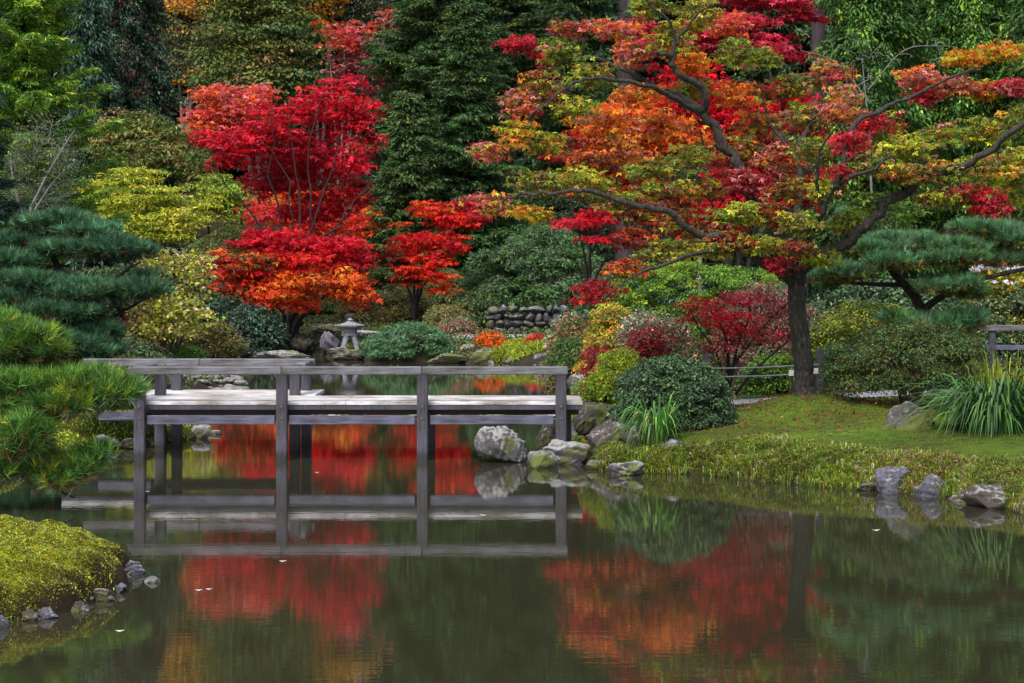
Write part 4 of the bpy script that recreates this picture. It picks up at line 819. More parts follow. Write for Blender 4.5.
conifer('dark cedar behind the upper left limbs of the forked maple', 575, 92, 18, 3.6, 'dk1 mid3 green1.5 olive.5', 'fir', .1, .16, .32, .75, 130, .55, name='cedar_tree')
conifer('drooping green cypress in the top right corner', 960, 52, 14, 3.2, 'mid2 green3 lime1 fresh1', 'cypress', .2, .12, .4, .8, 140, .36, name='cypress_tree')
conifer('drooping green cypress right of the dark trunk at the upper right', 868, 50, 13.5, 2.5, 'mid2 green3 lime1 fresh1', 'cypress', .18, .12, .4, .8, 130, .34, name='cypress_tree')
conifer('drooping green cypress cut off by the right picture edge', 1060, 50, 13, 3., 'mid2 green3 lime1', 'cypress', .1, .17, .3, .7, 110, .42, name='cypress_tree')
b = gb(817, 62)
tb = Tubes(); tb.add([b+np.array([0, 0, -.3]), P(817, 150, 62), P(818, 60, 62), P(819, -40, 62), P(820, -220, 62)], [.26, .24, .22, .2, .1], 10)
r_ = plant_obj('conifer_tree', b, 'straight dark bare trunk rising at the top right of centre', 'tree'); put_tubes('trunk', tb, M_RBARK, r_, b)
rr_ = seed(); cc_ = np.array([P(819, -110, 62)+rr_.normal(size=3)*np.array([1.6, 1.6, 1.2]) for _ in range(40)])
put('crown', [clumps(cc_, np.full(40, .6), rr_, .5, .2, .3, .6, 'rhomb', 'dk2 mid1')], M_NEED, r_, b)
b = gb(625, 74); tb = Tubes(); tb.add([b+np.array([0, 0, -.3]), P(626, 150, 74), P(627, 0, 74), P(627, -200, 74)], [.42, .38, .33, .15], 10)
r_ = plant_obj('conifer_tree', b, 'thick purplish trunk at the top edge above the maple limbs', 'tree'); put_tubes('trunk', tb, M_RBARK, r_, b)
rr_ = seed(); cc_ = np.array([P(627, -90, 74)+rr_.normal(size=3)*np.array([2.6, 2, 1.8]) for _ in range(60)])
put('crown', [clumps(cc_, np.full(60, .7), rr_, .5, .22, .3, .6, 'rhomb', 'dk2 mid1')], M_NEED, r_, b)
# the wooded slope closing the view: one dark conifer wood
proto = []
for k, (hh, rr, pl) in enumerate([(19, 3.6, 'dk3 bdk1'), (16, 3.4, 'dk2 mid1'), (18, 3.8, 'bdk2 dk1')]):
    pass
k = 0; rngw = np.random.default_rng(42); shp = []
for rowY, step in ((112, 95), (122, 88), (131, 84)):
    for px in np.arange(-160 if rowY < 120 else -210, 1230, step):
        px = px+rngw.uniform(-20, 20); Y = rowY+rngw.uniform(-3, 3); x = XW(px, Y); g = H(x, Y)
        if len(shp) < 3:
            o = conifer('dark conifer of the wooded slope closing the view', px, Y, 25, 5.2, ['dk3 bdk1', 'dk3 mid1', 'bdk2 mid1'][len(shp)], 'fir', .02, .4, .35, .8, 130, 1.0, group='dark conifers on the slope behind the garden', r0=.35); shp.append(o)
        else:
            src = shp[k % 3]; o = src.copy(); COL.objects.link(o); o.location = (x, Y, g); o.rotation_euler.z = rngw.random()*6.28; s_ = rngw.uniform(.85, 1.15); o.scale = (s_, s_, s_)
            for ch in src.children: c_ = ch.copy(); COL.objects.link(c_); c_.parent = o
        k += 1

# ============================================================ PINES
b = np.array([XW(-40, 21.2), 21.2, 0]); b[2] = H(b[0], b[1]) if H(b[0], b[1]) > 0 else .1
pine('near pine with long bright green needles reaching in from the left over the water', b,
     [([b+np.array([0, 0, -.3]), P(-50, 440, 21.2), P(-30, 400, 21.2), P(-20, 360, 21), P(-25, 320, 21)], .1, .05), ([P(-30, 400, 21.2), P(0, 412, 21), P(40, 414, 20.8), P(80, 405, 20.7), P(118, 398, 20.6)], .05, .012), ([P(-22, 372, 21), P(10, 365, 20.8), P(50, 352, 20.6)], .04, .012),
      ([P(-45, 430, 21.2), P(0, 452, 20.8), P(30, 470, 20.6), P(55, 488, 20.5), P(75, 498, 20.5)], .04, .01), ([P(-30, 400, 21.2), P(0, 440, 20.6), P(40, 445, 20.3)], .03, .01)],
     [(10, 328, 26, 12, 20.8), (30, 340, 30, 12, 20.7), (55, 350, 18, 8, 20.6), (-20, 330, 30, 20, 21), (20, 386, 40, 13, 20.6), (70, 386, 36, 13, 20.6), (112, 392, 24, 10, 20.5), (45, 378, 30, 10, 20.9), (95, 380, 22, 9, 20.8), (15, 440, 34, 16, 20.3), (-10, 400, 40, 20, 20.6), (35, 428, 18, 10, 20.2), (0, 465, 24, 10, 20.4), (55, 470, 28, 10, 20.5), (85, 468, 18, 9, 20.5), (60, 482, 18, 6, 20.4), (100, 456, 10, 6, 20.5), (60, 402, 36, 9, 20.4), (30, 408, 36, 10, 20.6), (95, 401, 26, 7, 20.5), (15, 350, 34, 10, 20.9)],
     'fresh3 lime1.5 green2 mid1 ygrn.7', .15, .0095, 40, 16, .17, brown='mid2 brn1 tan.4', up=.7, spread=.85, flat=.5, maxn=36, ryk=1.2)
b = gb(45, 36.5)
pine('blue-green pine with cloud-like layered pads on the left bank behind the bridge', b,
     [([b+np.array([0, 0, -.2]), P(85, 345, 36.5), P(100, 325, 36.5), P(95, 300, 36.5), P(60, 270, 36.7), P(50, 240, 36.8)], .14, .05), ([P(95, 300, 36.5), P(120, 275, 36.2), P(140, 262, 36)], .05, .02), ([P(60, 270, 36.7), P(20, 262, 36.7), P(-20, 262, 36.8)], .06, .02), ([P(100, 325, 36.5), P(125, 310, 36.3), P(150, 296, 36.2)], .05, .015), ([P(100, 325, 36.5), P(50, 320, 36.2), P(0, 315, 36.2)], .06, .02)],
     [(55, 222, 40, 9, 37), (85, 232, 34, 9, 36.8), (20, 240, 30, 9, 37), (110, 250, 40, 10, 36.4), (60, 248, 34, 8, 36.6), (10, 262, 30, 10, 36.5), (35, 282, 40, 11, 36.2), (85, 290, 40, 11, 36), (130, 290, 30, 10, 36), (145, 275, 12, 6, 36.2), (10, 300, 34, 11, 36), (60, 312, 40, 11, 35.8), (100, 330, 26, 10, 36), (70, 345, 44, 13, 35.8), (20, 335, 40, 14, 35.8), (105, 352, 20, 9, 36), (-10, 360, 40, 16, 36)],
     'blue4 mid1 jun2', .17, .012, 55, 18, .3, brown='bdk2 mid2 brn.5', up=1.0, spread=.75, flat=.34, maxn=40, bark=M_DBARK, ryk=1.05)
b = np.array([XW(928, 31.5), 31.5, .6])
pine('trained pine with flat green pads and brown undersides behind the olive bush on the right', b,
     [([b+np.array([0, 0, -.2]), P(930, 345, 31.5), P(922, 310, 31.5), P(905, 285, 31.5), P(890, 268, 31.4), P(885, 250, 31.4)], .12, .05), ([P(922, 310, 31.5), P(950, 292, 31.3), P(985, 278, 31.2), P(1040, 266, 31.2)], .07, .03), ([P(905, 285, 31.5), P(870, 284, 31.3), P(850, 283, 31.2)], .05, .03), ([P(922, 310, 31.5), P(950, 322, 31.2), P(980, 330, 31)], .05, .02), ([P(890, 268, 31.4), P(930, 245, 31.6), P(960, 232, 31.8)], .05, .02)],
     [(905, 240, 30, 9, 31.4), (880, 248, 26, 8, 31.2), (945, 248, 32, 8, 31.2), (860, 222, 24, 14, 32.4), (985, 230, 34, 9, 31.6), (1010, 238, 28, 9, 31.4), (950, 258, 36, 7, 31), (850, 272, 26, 8, 31), (835, 276, 20, 7, 31.2), (1000, 258, 26, 8, 31.4), (950, 285, 34, 9, 31), (975, 292, 20, 8, 31), (935, 325, 32, 11, 30.8), (965, 320, 22, 10, 30.8), (905, 320, 22, 8, 31), (890, 262, 26, 8, 31)],
     'jun4 sage2 green1 fresh1', .13, .01, 55, 16, .24, brown='brn2 olive2 tan.6', up=1, spread=.75, flat=.34, maxn=36, ryk=1.1)

# ============================================================ SHRUBS, right bank
shrub('boxwood_shrub', 'clipped dark green dome of a shrub beside the bridge landing', 672, 357, 64, 26.2, 'dk3 mid2 green.4', .038, .1, 1., .5, M_WAX, depth=.8, bottom=426, jit=.3, round_=2.3)
blade_clump('daylily', 'bright green daylily clump with arching leaves in front of the dark clipped dome', 657, 452, 36, 52, 24.95, 'green3 mid1 fresh2 tan.3', 190, .028, .4, curve=1.2, org_r=.4)
shrub('yellow_shrub', 'yellow-green azalea between the bridge end and the dark clipped dome', 622, 352, 36, 29.2, 'lime2 ygrn3 green.6', .038, .12, .8, .5, depth=.6, loose=.2)
shrub('yellow_shrub', 'small yellow-green bush hanging over the square step stone', 600, 372, 24, 28.6, 'lime2 ygrn3 green.6', .05, .13, .8, .5, depth=.4, loose=.2)
shrub('variegated_shrub', 'pale green and cream speckled shrub in front of the red burning bush', 668, 322, 40, 31.5, 'sage2 cream1 green1 pink1', .05, .16, .75, .5, depth=.8, loose=.3, coher=.3)
shrub('variegated_shrub', 'grey-green and pink shrub under the orange azalea', 640, 318, 26, 33, 'sage2 grey2 pink1 cream1', .05, .16, .75, .5, depth=.7, loose=.3, coher=.3)
shrub('variegated_shrub', 'light green shrub with reddish leaves left of the burning bush stems', 700, 350, 30, 30.6, 'lime1 cream1 pink1 green1', .05, .14, .6, .5, depth=.5, loose=.3, coher=.3)
shrub('red_shrub', 'small crimson shrub among the pale shrubs behind the dark dome', 648, 330, 22, 30.6, 'crim2 rose1 rbrn2 sage1', .045, .11, .3, .45, M_MAPLE, depth=.4, loose=.8, coher=.4, open_=.5, airy=.6)
shrub('red_shrub', 'dark red low shrub just above the yellow-green azalea', 600, 352, 18, 33.5, 'crim1 rbrn2 rose1', .06, .15, .6, .4, M_MAPLE, depth=.4, loose=.4, open_=.3)
shrub('orange_azalea', 'orange and yellow azalea mound behind the yellow-green shrubs', 614, 305, 36, 39, 'amber1.2 tan1 ygrn2 olive2 orn.3', .055, .16, .8, .45, depth=1, flat=.5, coher=.6)
shrub('brown_azalea', 'brownish purple azalea mound left of the orange one', 578, 321, 34, 43, 'brn2 tan1 olive2 mid1', .07, .2, .8, .45, depth=1, coher=.3)
shrub('fern', 'dark fern-like shrub hanging over the rocks under the brown azalea', 572, 340, 24, 41.5, 'green1 mid2 olive1', .08, .2, .7, .3, depth=.5, bottom=370, coher=.3)
shrub('pink_shrub', 'pale pinkish green shrub between the stone wall and the orange azalea', 568, 312, 22, 50, 'sage2 pink1 cream1 green1', .09, .24, .8, .45, depth=1, coher=.3)
shrub('hedge', 'bright green clipped hedge behind the maple trunk', 697, 263, 104, 41, 'fresh3 lime3 ygrn.6 green1', .05, .16, .9, .45, depth=.9, round_=6, flat=.6, loose=.06)
shrub('heath_shrub', 'greyish pink twiggy shrub between the bright hedge and the burning bush', 765, 284, 62, 34, 'pink1 grey2 rbrn1 sage1', .05, .18, .5, .4, depth=.9, loose=.3, coher=.3, airy=.5)
shrub('low_shrub', 'low bright-topped green bush behind the rope fence left of the trunk', 772, 355, 34, 32.2, 'lime2 green2 mid1', .05, .15, .9, .5, depth=.6)
shrub('low_shrub', 'dark green low bush just right of the maple trunk', 836, 350, 24, 32.4, 'green1 dk2 mid2', .05, .15, .9, .5, depth=.6)
shrub('olive_shrub', 'wide loose olive bush with small leaves on the lawn right of the trunk', 908, 325, 94, 27.3, 'olive2 mid4 brn.8 green1 dk1', .034, .12, .5, .5, depth=.9, loose=.3, open_=.12, coher=.4, airy=.25, stems=9, jit=.35, round_=3)
shrub('low_hedge', 'clipped yellow-green low hedge behind the olive bush', 868, 303, 62, 33.5, 'olive3 ygrn1 lime1 mid1', .05, .18, .9, .5, depth=.8, round_=5)
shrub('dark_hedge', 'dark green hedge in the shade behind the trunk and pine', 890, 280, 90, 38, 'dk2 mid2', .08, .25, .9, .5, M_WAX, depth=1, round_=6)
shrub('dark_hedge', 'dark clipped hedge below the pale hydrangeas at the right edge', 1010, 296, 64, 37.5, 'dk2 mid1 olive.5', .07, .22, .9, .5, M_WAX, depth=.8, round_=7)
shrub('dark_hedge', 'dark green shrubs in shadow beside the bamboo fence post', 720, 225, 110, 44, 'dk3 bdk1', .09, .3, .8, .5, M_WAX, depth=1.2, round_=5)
shrub('hydrangea', 'yellowing hydrangea bush with pale blue flower heads at the right edge', 1012, 242, 46, 40.5, 'ygrn2 green1 amber1 olive1', .08, .25, .7, .6, depth=.9, round_=4)
rg2 = seed(); hyd = [o for o in bpy.data.objects if o.name.startswith('hydrangea')][0]; hb0 = np.array(hyd.location[:])
for k in range(9):
    c = P(975+k*8.5+rg2.normal()*1.5, 268+rg2.normal()*2.5, 39.5)-hb0; v, f_, cc = clumps([c], [.1], rg2, .75, .045, .8, 1.4, 'rhomb', 'white2 lav2' if k % 2 else 'white3 lav1')
    link('flower_head', mesh_np('flower_head', v, [f_], cc), M_LEAF, hyd)
for k in range(5):
    c = P(985+k*10, 283+rg2.normal()*1.5, 39.4)-hb0; v, f_, cc = clumps([c], [.055], rg2, .75, .04, .8, 1.4, 'rhomb', 'white1')
    link('flower_head', mesh_np('flower_head', v, [f_], cc), M_LEAF, hyd)
blade_clump('leafy_plant', 'big clump of broad strappy green leaves at the right edge of the lawn', 996, 428, 56, 60, 24.2, 'green5 mid1 dk1 fresh.6', 900, .032, .7, curve=1.5, org_r=.6)
blade_clump('tall_grass', 'taller yellow-green stalks behind the strappy leaves at the right edge', 1006, 412, 40, 72, 25.3, 'lime1 ygrn1 olive2', 260, .016, .4, curve=.4, org_r=.9, stiff=.6)
# ============================================================ SHRUBS, far bank
shrub('juniper', 'spreading blue-green juniper mound on the far shore right of the lantern', 410, 324, 50, 57.9, 'jun3 sage2 green2', .07, .18, .9, .4, depth=.9, coher=.5, flat=.6, jit=.3, round_=2.2, bottom=357)
shrub('clipped_shrub', 'dark blue-green clipped bush on the far shore left of the orange maple skirt', 250, 305, 40, 60.8, 'dk2 bdk2 blue1', .1, .26, .9, .45, M_WAX, depth=1.3)
shrub('clipped_shrub', 'second dark clipped bush rising behind the left one', 222, 300, 24, 64, 'dk2 bdk2 blue1', .1, .26, .9, .45, M_WAX, depth=1)
shrub('brown_shrub', 'olive-brown mound at the waterline left of the dark clipped bush', 213, 322, 30, 58.5, 'brn1 olive2 tan1 mid1', .09, .24, .8, .45, depth=1, coher=.4)
shrub('fern', 'light green low ferny bush above the left part of the railing', 180, 346, 26, 56.5, 'fresh2 lime1 green2', .1, .22, .7, .3, depth=.8)
shrub('red_brown_shrub', 'reddish brown twiggy bush under the yellow-leaved tree', 145, 322, 32, 57.5, 'rbrn2 brn1 olive1 ygrn.5', .09, .25, .6, .45, depth=1, loose=.3, coher=.3)
shrub('heather', 'yellowish olive heather mound right behind the juniper', 448, 306, 28, 66, 'tan1 olive2 sage1', .09, .24, .9, .4, depth=1.2, coher=.3)
shrub('pink_heather', 'pink-flecked heather between the olive mound and the orange bush', 458, 319, 22, 63, 'pink2 sage2 grey1 olive1', .09, .22, .8, .4, depth=.8, coher=.2)
shrub('olive_bank_shrub', 'brownish olive shrub above the lantern', 370, 292, 34, 71, 'olive2 tan1 brn1 sage1', .1, .3, .8, .4, depth=1.6, coher=.3)
shrub('olive_bank_shrub', 'olive shrub below the small orange-red maple', 405, 290, 34, 70, 'olive3 tan1 sage1', .1, .3, .8, .4, depth=1.6, coher=.3)
shrub('olive_bank_shrub', 'dull green shrub right of the small orange-red maple stems', 445, 270, 30, 74, 'olive2 mid2 sage1', .1, .3, .8, .4, depth=1.6, coher=.3)
shrub('olive_bank_shrub', 'dark olive shrub in the gap behind the lantern and cascade rocks', 320, 300, 40, 73, 'olive1 mid2 dk1', .1, .3, .8, .4, depth=1.6, coher=.3)
shrub('orange_bush', 'small round orange bush on the far shore', 491, 331, 15.5, 57.6, 'orn2 amber1 tan1 ornred.5', .08, .15, .9, .45, M_MAPLE, depth=.45, bottom=349)
shrub('red_bush', 'small red and orange bush at the top of the green moss slope', 535, 336, 17, 57.4, 'crim2 rose1 ornred1 olive.6', .08, .15, .8, .45, M_MAPLE, depth=.45, bottom=353, loose=.2)
shrub('rhododendron', 'huge rounded green rhododendron behind the stone wall', 545, 226, 70, 69, 'sage3 green2 fresh1 mid1', .12, .34, .8, .35, M_LEAF, depth=2.4, flat=.6, coher=.5, round_=2.6)
shrub('rhododendron', 'darker rhododendron shoulder left of the huge one', 492, 248, 32, 71, 'mid3 blue1 green1', .16, .4, .8, .35, M_LEAF, depth=1.8, flat=.6, round_=2.6)
shrub('rhododendron', 'dark evergreen shrub right of the huge rhododendron above the red sprays', 620, 262, 40, 62, 'dk2 mid2', .14, .36, .8, .4, M_WAX, depth=1.8)
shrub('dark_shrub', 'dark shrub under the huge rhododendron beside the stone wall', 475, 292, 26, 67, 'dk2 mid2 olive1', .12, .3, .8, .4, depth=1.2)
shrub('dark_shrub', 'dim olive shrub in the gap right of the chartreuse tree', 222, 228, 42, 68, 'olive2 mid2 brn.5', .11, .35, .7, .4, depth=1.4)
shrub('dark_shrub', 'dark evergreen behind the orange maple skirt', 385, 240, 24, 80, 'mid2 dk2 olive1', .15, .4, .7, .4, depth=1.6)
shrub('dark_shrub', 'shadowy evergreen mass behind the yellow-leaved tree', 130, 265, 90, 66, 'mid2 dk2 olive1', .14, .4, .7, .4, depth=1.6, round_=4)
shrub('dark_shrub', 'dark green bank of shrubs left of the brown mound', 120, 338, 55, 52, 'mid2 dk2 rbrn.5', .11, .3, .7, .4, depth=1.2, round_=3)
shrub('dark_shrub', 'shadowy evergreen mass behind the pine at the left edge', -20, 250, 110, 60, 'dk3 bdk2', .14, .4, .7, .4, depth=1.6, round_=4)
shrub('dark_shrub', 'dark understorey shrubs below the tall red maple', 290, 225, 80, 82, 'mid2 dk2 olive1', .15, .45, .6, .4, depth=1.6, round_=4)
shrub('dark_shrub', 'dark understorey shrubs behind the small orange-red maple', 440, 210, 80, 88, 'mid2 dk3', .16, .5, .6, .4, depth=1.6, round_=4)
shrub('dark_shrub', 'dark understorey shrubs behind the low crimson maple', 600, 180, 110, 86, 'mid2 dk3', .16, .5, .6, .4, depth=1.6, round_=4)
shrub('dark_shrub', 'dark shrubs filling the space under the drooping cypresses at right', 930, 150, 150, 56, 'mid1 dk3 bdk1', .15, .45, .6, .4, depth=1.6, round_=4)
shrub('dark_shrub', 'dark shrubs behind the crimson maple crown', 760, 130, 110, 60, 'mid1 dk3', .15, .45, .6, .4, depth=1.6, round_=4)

# ============================================================ MOSS SLOPE ON THE FAR SHORE
rng = seed(); n_ = 9000; a = rng.random(n_)*6.28; r = np.sqrt(rng.random(n_))
mx_ = XW(524, 57.6)+np.cos(a)*r*1.2; my_ = 57.3+np.sin(a)*r*1.5; mz = height(mx_, my_); ok = mz > .02
Vm, Fm, Cm = leaf_geo(np.stack([mx_, my_, mz-.01+.2*(1-r**2)], 1)[ok], unit(rng.normal(size=(ok.sum(), 3))*.5+np.array([0, -.2, 1])), unit(rng.normal(size=(ok.sum(), 3))), np.full(ok.sum(), .09), .6, 'rhomb', pal_pick('ygrn3 lime2 yel.3', np.zeros(ok.sum(), int), 1, rng, 0, .2))
tagp(link('moss', mesh_np('moss', Vm, [Fm], Cm), M_LEAF), 'bright green moss cushion between the orange and red bushes on the far shore', 'moss', kind='stuff')

# ============================================================ STONE WALL, FENCES, POSTS
sw = empty('stone_wall', (XW(520, 64), 64, H(XW(520, 64), 64)), 'low dry wall of dark mossy stones under the huge rhododendron', 'wall'); sb = np.array(sw.location[:]); rng = seed()
vs, fs, off = [], [], 0; V0, F0 = ICO3
for row in range(4):
    x = XW(486, 64)+rng.random()*.1
    while x < XW(566, 64):
        w = .2+.5*rng.random()**2; h = .16+.14*rng.random(); M = V0.copy()
        for q in range(7):
            nn = unit(rng.normal(size=3)); s_ = M@nn-.7; M -= np.where(s_ > 0, s_, 0)[:, None]*nn
        M = M*np.array([w*.62, .28, h*.68])+np.array([x+w/2, 64+rng.normal()*.04, sb[2]+.1+row*.225+rng.normal()*.02])-sb
        vs.append(M); fs.append(F0+off); off += len(V0); x += w
link('stonework', mesh_np('stonework', np.concatenate(vs), [np.concatenate(fs)], smooth=True), M_DROCK, sw)
YF = 35.5; fx = [(830, 1120)]
fr = empty('wooden_railing', (XW(992, YF), YF, H(XW(992, YF), YF)), 'grey timber railing running behind the pine to the right edge', 'railing'); fb = np.array(fr.location[:])
def fpart(name, c, s, mat, root, ob, bev=.006):
    bm = bmesh.new(); box_bm(bm, (0, 0, 0), s, 0, bev); return bm_obj(name, bm, mat, root, tuple(np.array(c)-ob))
x0, x1 = XW(828, YF), XW(1110, YF)
fpart('top_rail', ((x0+x1)/2, YF, ZW(328, YF)), (x1-x0, .16, .1), M_RAILW, fr, fb)
fpart('lower_rail', ((x0+x1)/2, YF, ZW(347.5, YF)), (x1-x0, .08, .09), M_BEAM, fr, fb)
for px in (838, 915, 992, 1070): zt_ = ZW(331, YF); fpart('post', (XW(px, YF), YF+.0, (zt_+.2)/2), (.11, .1, zt_-.2), M_POST, fr, fb)
YR = 29.3; rf = empty('rope_fence', (XW(820, YR), YR, H(XW(820, YR), YR)), 'knee-high wooden post fence with two thin rails along the path behind the trunk', 'fence'); rb0 = np.array(rf.location[:])
for px, tp in ((820, 352), (706, 358)): z1 = ZW(tp, YR); fpart('post', (XW(px, YR), YR, (z1+.45)/2), (.1, .1, z1-.35), M_POST, rf, rb0)
for py in (366.5, 375): tb = Tubes(); tb.add(smooth_line([P(706, py+2, YR-.06)-rb0, P(760, py+1, YR-.06)-rb0, P(820, py-2, YR-.06)-rb0]), np.full(13, .012), 6); link('rail', tb.mesh('rail'), M_THATCH, rf)
for px, lb in ((792, 'small white plant label left of the maple trunk'), (815, 'small white plant label peeping out right of the maple trunk')):
    rt = empty('plant_label', (XW(px, 28.9), 28.9, H(XW(px, 28.9), 28.9)), lb, 'sign'); q = np.array(rt.location[:]); zc = ZW(373 if px < 800 else 371, 28.9)
    fpart('plate', (q[0], q[1]-.02, zc), (.1, .012, .085), M_WHITE, rt, q, .003); fpart('stake', (q[0], q[1], (q[2]-.1+zc)/2), (.02, .02, zc-q[2]+.1), M_DARK, rt, q, .003)
YK = 43; bf = empty('bamboo_fence', (XW(740, YK), YK, H(XW(740, YK), YK)), 'dark bamboo lattice fence with one pale post above the bright hedge', 'fence'); kb = np.array(bf.location[:])
tb = Tubes(); tb.add([(XW(700, YK)-kb[0], 0, -.1), (XW(700, YK)-kb[0], 0, ZW(253, YK)-kb[2])], [.06, .055], 12); link('post', tb.mesh('post'), M_BAMBOO, bf)
vs = Tubes()
for k in range(26): x = XW(702+k*4.2, YK)-kb[0]; vs.add([(x, .02, .2), (x, .02, ZW(262, YK)-kb[2])], [.016, .016], 6)
link('lattice', vs.mesh('lattice'), M_DARK, bf)
for py in (264, 271): tb = Tubes(); tb.add([(XW(701, YK)-kb[0], -.02, ZW(py, YK)-kb[2]), (XW(812, YK)-kb[0], -.02, ZW(py, YK)-kb[2])], [.02, .02], 6); link('rail', tb.mesh('rail'), M_DARK, bf)
b = P(905, 60, 47.5); tb = Tubes(); rng = seed(); gbb = gb(880, 47.5)
skeleton(tb, [([gbb, P(872, 200, 47.5), P(868, 120, 47.5), P(862, 60, 47.5)], .05, .01), ([P(868, 100, 47.5), P(835, 62, 47.5), P(800, 50, 47.5)], .02, .006), ([P(868, 90, 47.5), P(905, 50, 47.3), P(950, 46, 47.2)], .02, .006), ([P(868, 80, 47.5), P(845, 90, 47.5), P(830, 75, 47.5)], .015, .006)],
         [P(845+rng.normal()*18, 70+rng.normal()*16, 47.4+rng.normal()*.3) for _ in range(60)]+[P(910+rng.normal()*25, 55+rng.normal()*8, 47.3) for _ in range(25)], rng, .008)
r_ = plant_obj('bare_tree', gbb, 'leafless grey twigs in front of the cypresses at the upper right', 'tree'); put_tubes('trunk', tb, M_GBARK, r_, gbb)

# ============================================================ GRASS AND MOSS COVER
def scatter_blades(name, label, cat, X, Y, Lh, pl, w=.008, lean=.6, mat=M_LEAF, sd=0, cohX=1.2):
    rng = seed(); Z = height(X, Y); n = len(X); a = rng.random(n)*6.28; out = np.stack([np.cos(a), np.sin(a)-.35, 0*a], 1); L = Lh*(.5+.8*rng.random(n))
    base = np.stack([X, Y, Z-.01], 1); up = np.array([0, 0, 1.]); ln_ = lean*(.3+rng.random(n))
    side = unit(np.cross(out+1e-3, up))*w*.5; m1 = base+(up*.6+out*ln_[:, None]*.25)*L[:, None]; tp = base+(up*(1-.35*ln_[:, None])+out*ln_[:, None])*L[:, None]
    V = np.stack([base-side, base+side, m1+side, tp, m1-side], 1).reshape(-1, 3); i = np.arange(n)*5
    pk = (np.floor(nz(X, Y, cohX, sd+50)*3+nz(X, Y, cohX*3, sd+51)*2).astype(int)) % 40
    col = np.repeat(pal_pick(pl, pk, 40, rng, .35, .3), 5, 0)
    tagp(link(name, mesh_np(name, V, [np.stack([i, i+1, i+2, i+4], 1), np.stack([i+4, i+2, i+3], 1)], col), mat), label, cat, kind='stuff')
rng = seed()
xs = rng.uniform(1.1, 7.5, 260000); ys = rng.uniform(19.5, 27, 260000); d = -sdist(xs, ys, POND)
pxs = xs/ys*F+512; wdt = (.9+.35*nz(xs, ys, 1.1, 77))*np.clip((pxs-560)/200, .3, 1)
ok = (d > -.06) & (rng.random(len(d)) < 1.2-sstep((d-wdt*.6)/(wdt*.9))*1.25) & (d < 2.6) & (nz(xs, ys, 4, 78)*.5+rng.random(len(d)) > .12)
scatter_blades('bank_grass', 'yellow-green and russet grass fringing the right bank above the water', 'grass', xs[ok][:95000], ys[ok][:95000], .105, 'ygrn3 lime3 tan1.4 cream1.2 rbrn.9 green1.8 olive1.5', .01, 1.2, cohX=1.6)
xs = rng.uniform(.8, 8.5, 200000); ys = rng.uniform(23, 30.3, 200000); d = -sdist(xs, ys, POND); ok = (d > .5)
scatter_blades('lawn_moss', 'short mossy lawn sloping down from the maple trunk', 'moss', xs[ok][:110000], ys[ok][:110000], .017, 'olive3 ygrn.8 lime2.4 mid2 green1 brn.4', .011, .9, cohX=2.2)
xs = rng.uniform(-6.5, -2.8, 600000); ys = rng.uniform(12.9, 17.8, 600000); isd_ = sdist(xs, ys, ISLE)-.1; ok = (isd_ > .0) & (rng.random(len(xs)) < .3+sstep((isd_+.1*nz(xs, ys, 9, 31))/.25))
scatter_blades('islet_moss', 'thick golden green moss covering the islet in the lower left corner', 'moss', xs[ok][:260000], ys[ok][:260000], .02, 'ygrn4 yel.9 lime1.5 olive1.5 tan.6 brn.6', .010, .9, sd=9, cohX=6)
xs = rng.uniform(-9, -4, 60000); ys = rng.uniform(23, 36, 60000); d = -sdist(xs, ys, POND); ok = (d > -.02)
scatter_blades('shore_moss', 'yellow-green moss on the left shore under the bridge', 'moss', xs[ok][:30000], ys[ok][:30000], .05, 'ygrn3 lime1 olive2 yel.4', .022, .8, sd=4)
rng = seed()
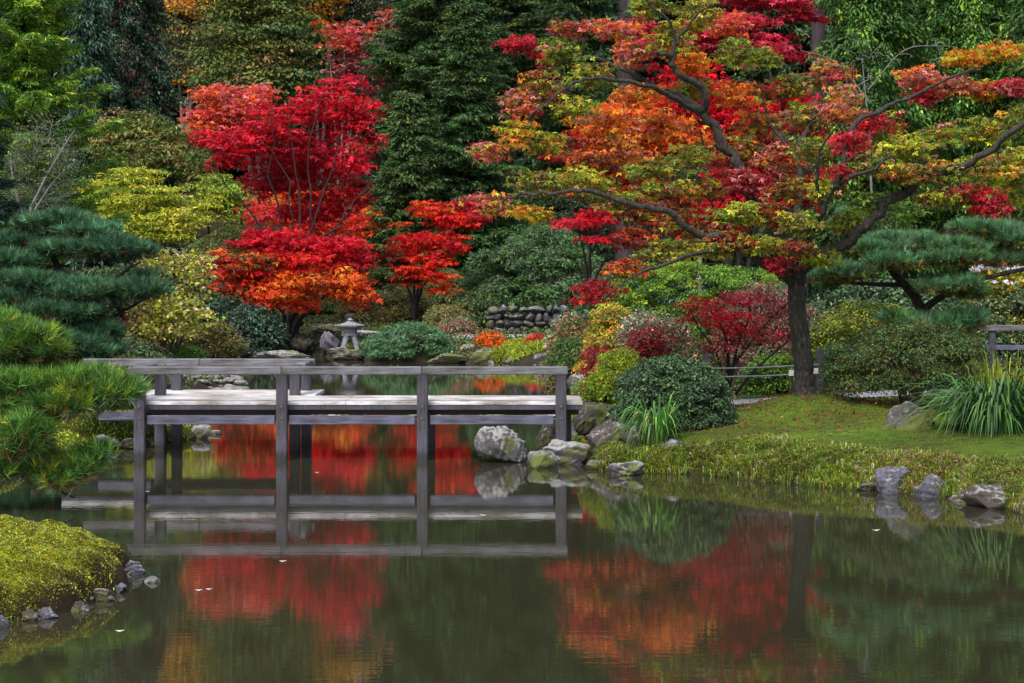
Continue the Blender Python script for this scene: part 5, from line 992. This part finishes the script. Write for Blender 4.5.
for nm_, lb_, x0_, x1_, y0_, y1_, n_, sz_, pl_ in (('groundcover', 'dark leafy ground cover between the shrubs of the far shore', -16, 10, 56, 78, 90000, .11, 'mid3 olive2 dk2 brn1 green1'), ('groundcover', 'low leafy ground cover beyond the path on the right bank', 1.5, 11, 31.6, 56, 60000, .09, 'mid3 olive1 dk2 brn1 green1 lime.5'), ('groundcover', 'low leafy ground cover on the left bank under the pine', -16, -5, 34, 56, 40000, .09, 'mid3 olive2 dk2 brn1')):
    gx_ = rng.uniform(x0_, x1_, n_); gy_ = rng.uniform(y0_, y1_, n_); dd_ = -sdist(gx_, gy_, POND); ok = (dd_ > .15) & (nz(gx_, gy_, 1.5, 5) > -.75)
    if y0_ == 56: ok &= np.abs(gy_-np.interp(gx_, [-5.5, -3.2, -1.2, 1, 3.5, 8], [66, 63.5, 61.6, 61.2, 60.5, 58])) > .9
    gz_ = height(gx_, gy_)+rng.random(n_)*.12; m_ = ok.sum()
    Vm, Fm, Cm = leaf_geo(np.stack([gx_, gy_, gz_], 1)[ok], unit(rng.normal(size=(m_, 3))*.5+np.array([0, -.2, 1])), unit(rng.normal(size=(m_, 3))), np.full(m_, sz_), .5, 'rhomb', pal_pick(pl_, (np.floor(nz(gx_[ok], gy_[ok], 1.5, 8)*4).astype(int)) % 30, 30, rng, .5, .3))
    tagp(link(nm_, mesh_np(nm_, Vm, [Fm], Cm), M_LEAF), lb_, 'ground cover', kind='stuff')
rng = seed(); n_ = 2400; lx = np.concatenate([rng.normal(TREE[0]+.3, 2.0, n_)]); ly = rng.normal(TREE[1]-.6, 1.2, n_); lz = height(lx, ly)+.03; ok = (-sdist(lx, ly, POND) > .3)
Vm, Fm, Cm = leaf_geo(np.stack([lx, ly, lz], 1)[ok], unit(rng.normal(size=(ok.sum(), 3))*.35+np.array([0, 0, 1])), unit(rng.normal(size=(ok.sum(), 3))), np.full(ok.sum(), .04), .6, 'rhomb', pal_pick('rbrn3 brn3 crim.6 orn.4', np.zeros(ok.sum(), int), 1, rng, 0, .3))
tagp(link('leaf_litter', mesh_np('leaf_litter', Vm, [Fm], Cm), M_LEAF), 'fallen brown and red leaves scattered on the moss under the maple', 'leaves', kind='stuff')
print('VERTS', sum(len(m.vertices) for m in bpy.data.meshes))
for m in sorted(bpy.data.meshes, key=lambda m: -len(m.polygons))[:14]: print(len(m.polygons), m.name, [o.parent and o.parent.get('label') for o in bpy.data.objects if o.data == m][:1])
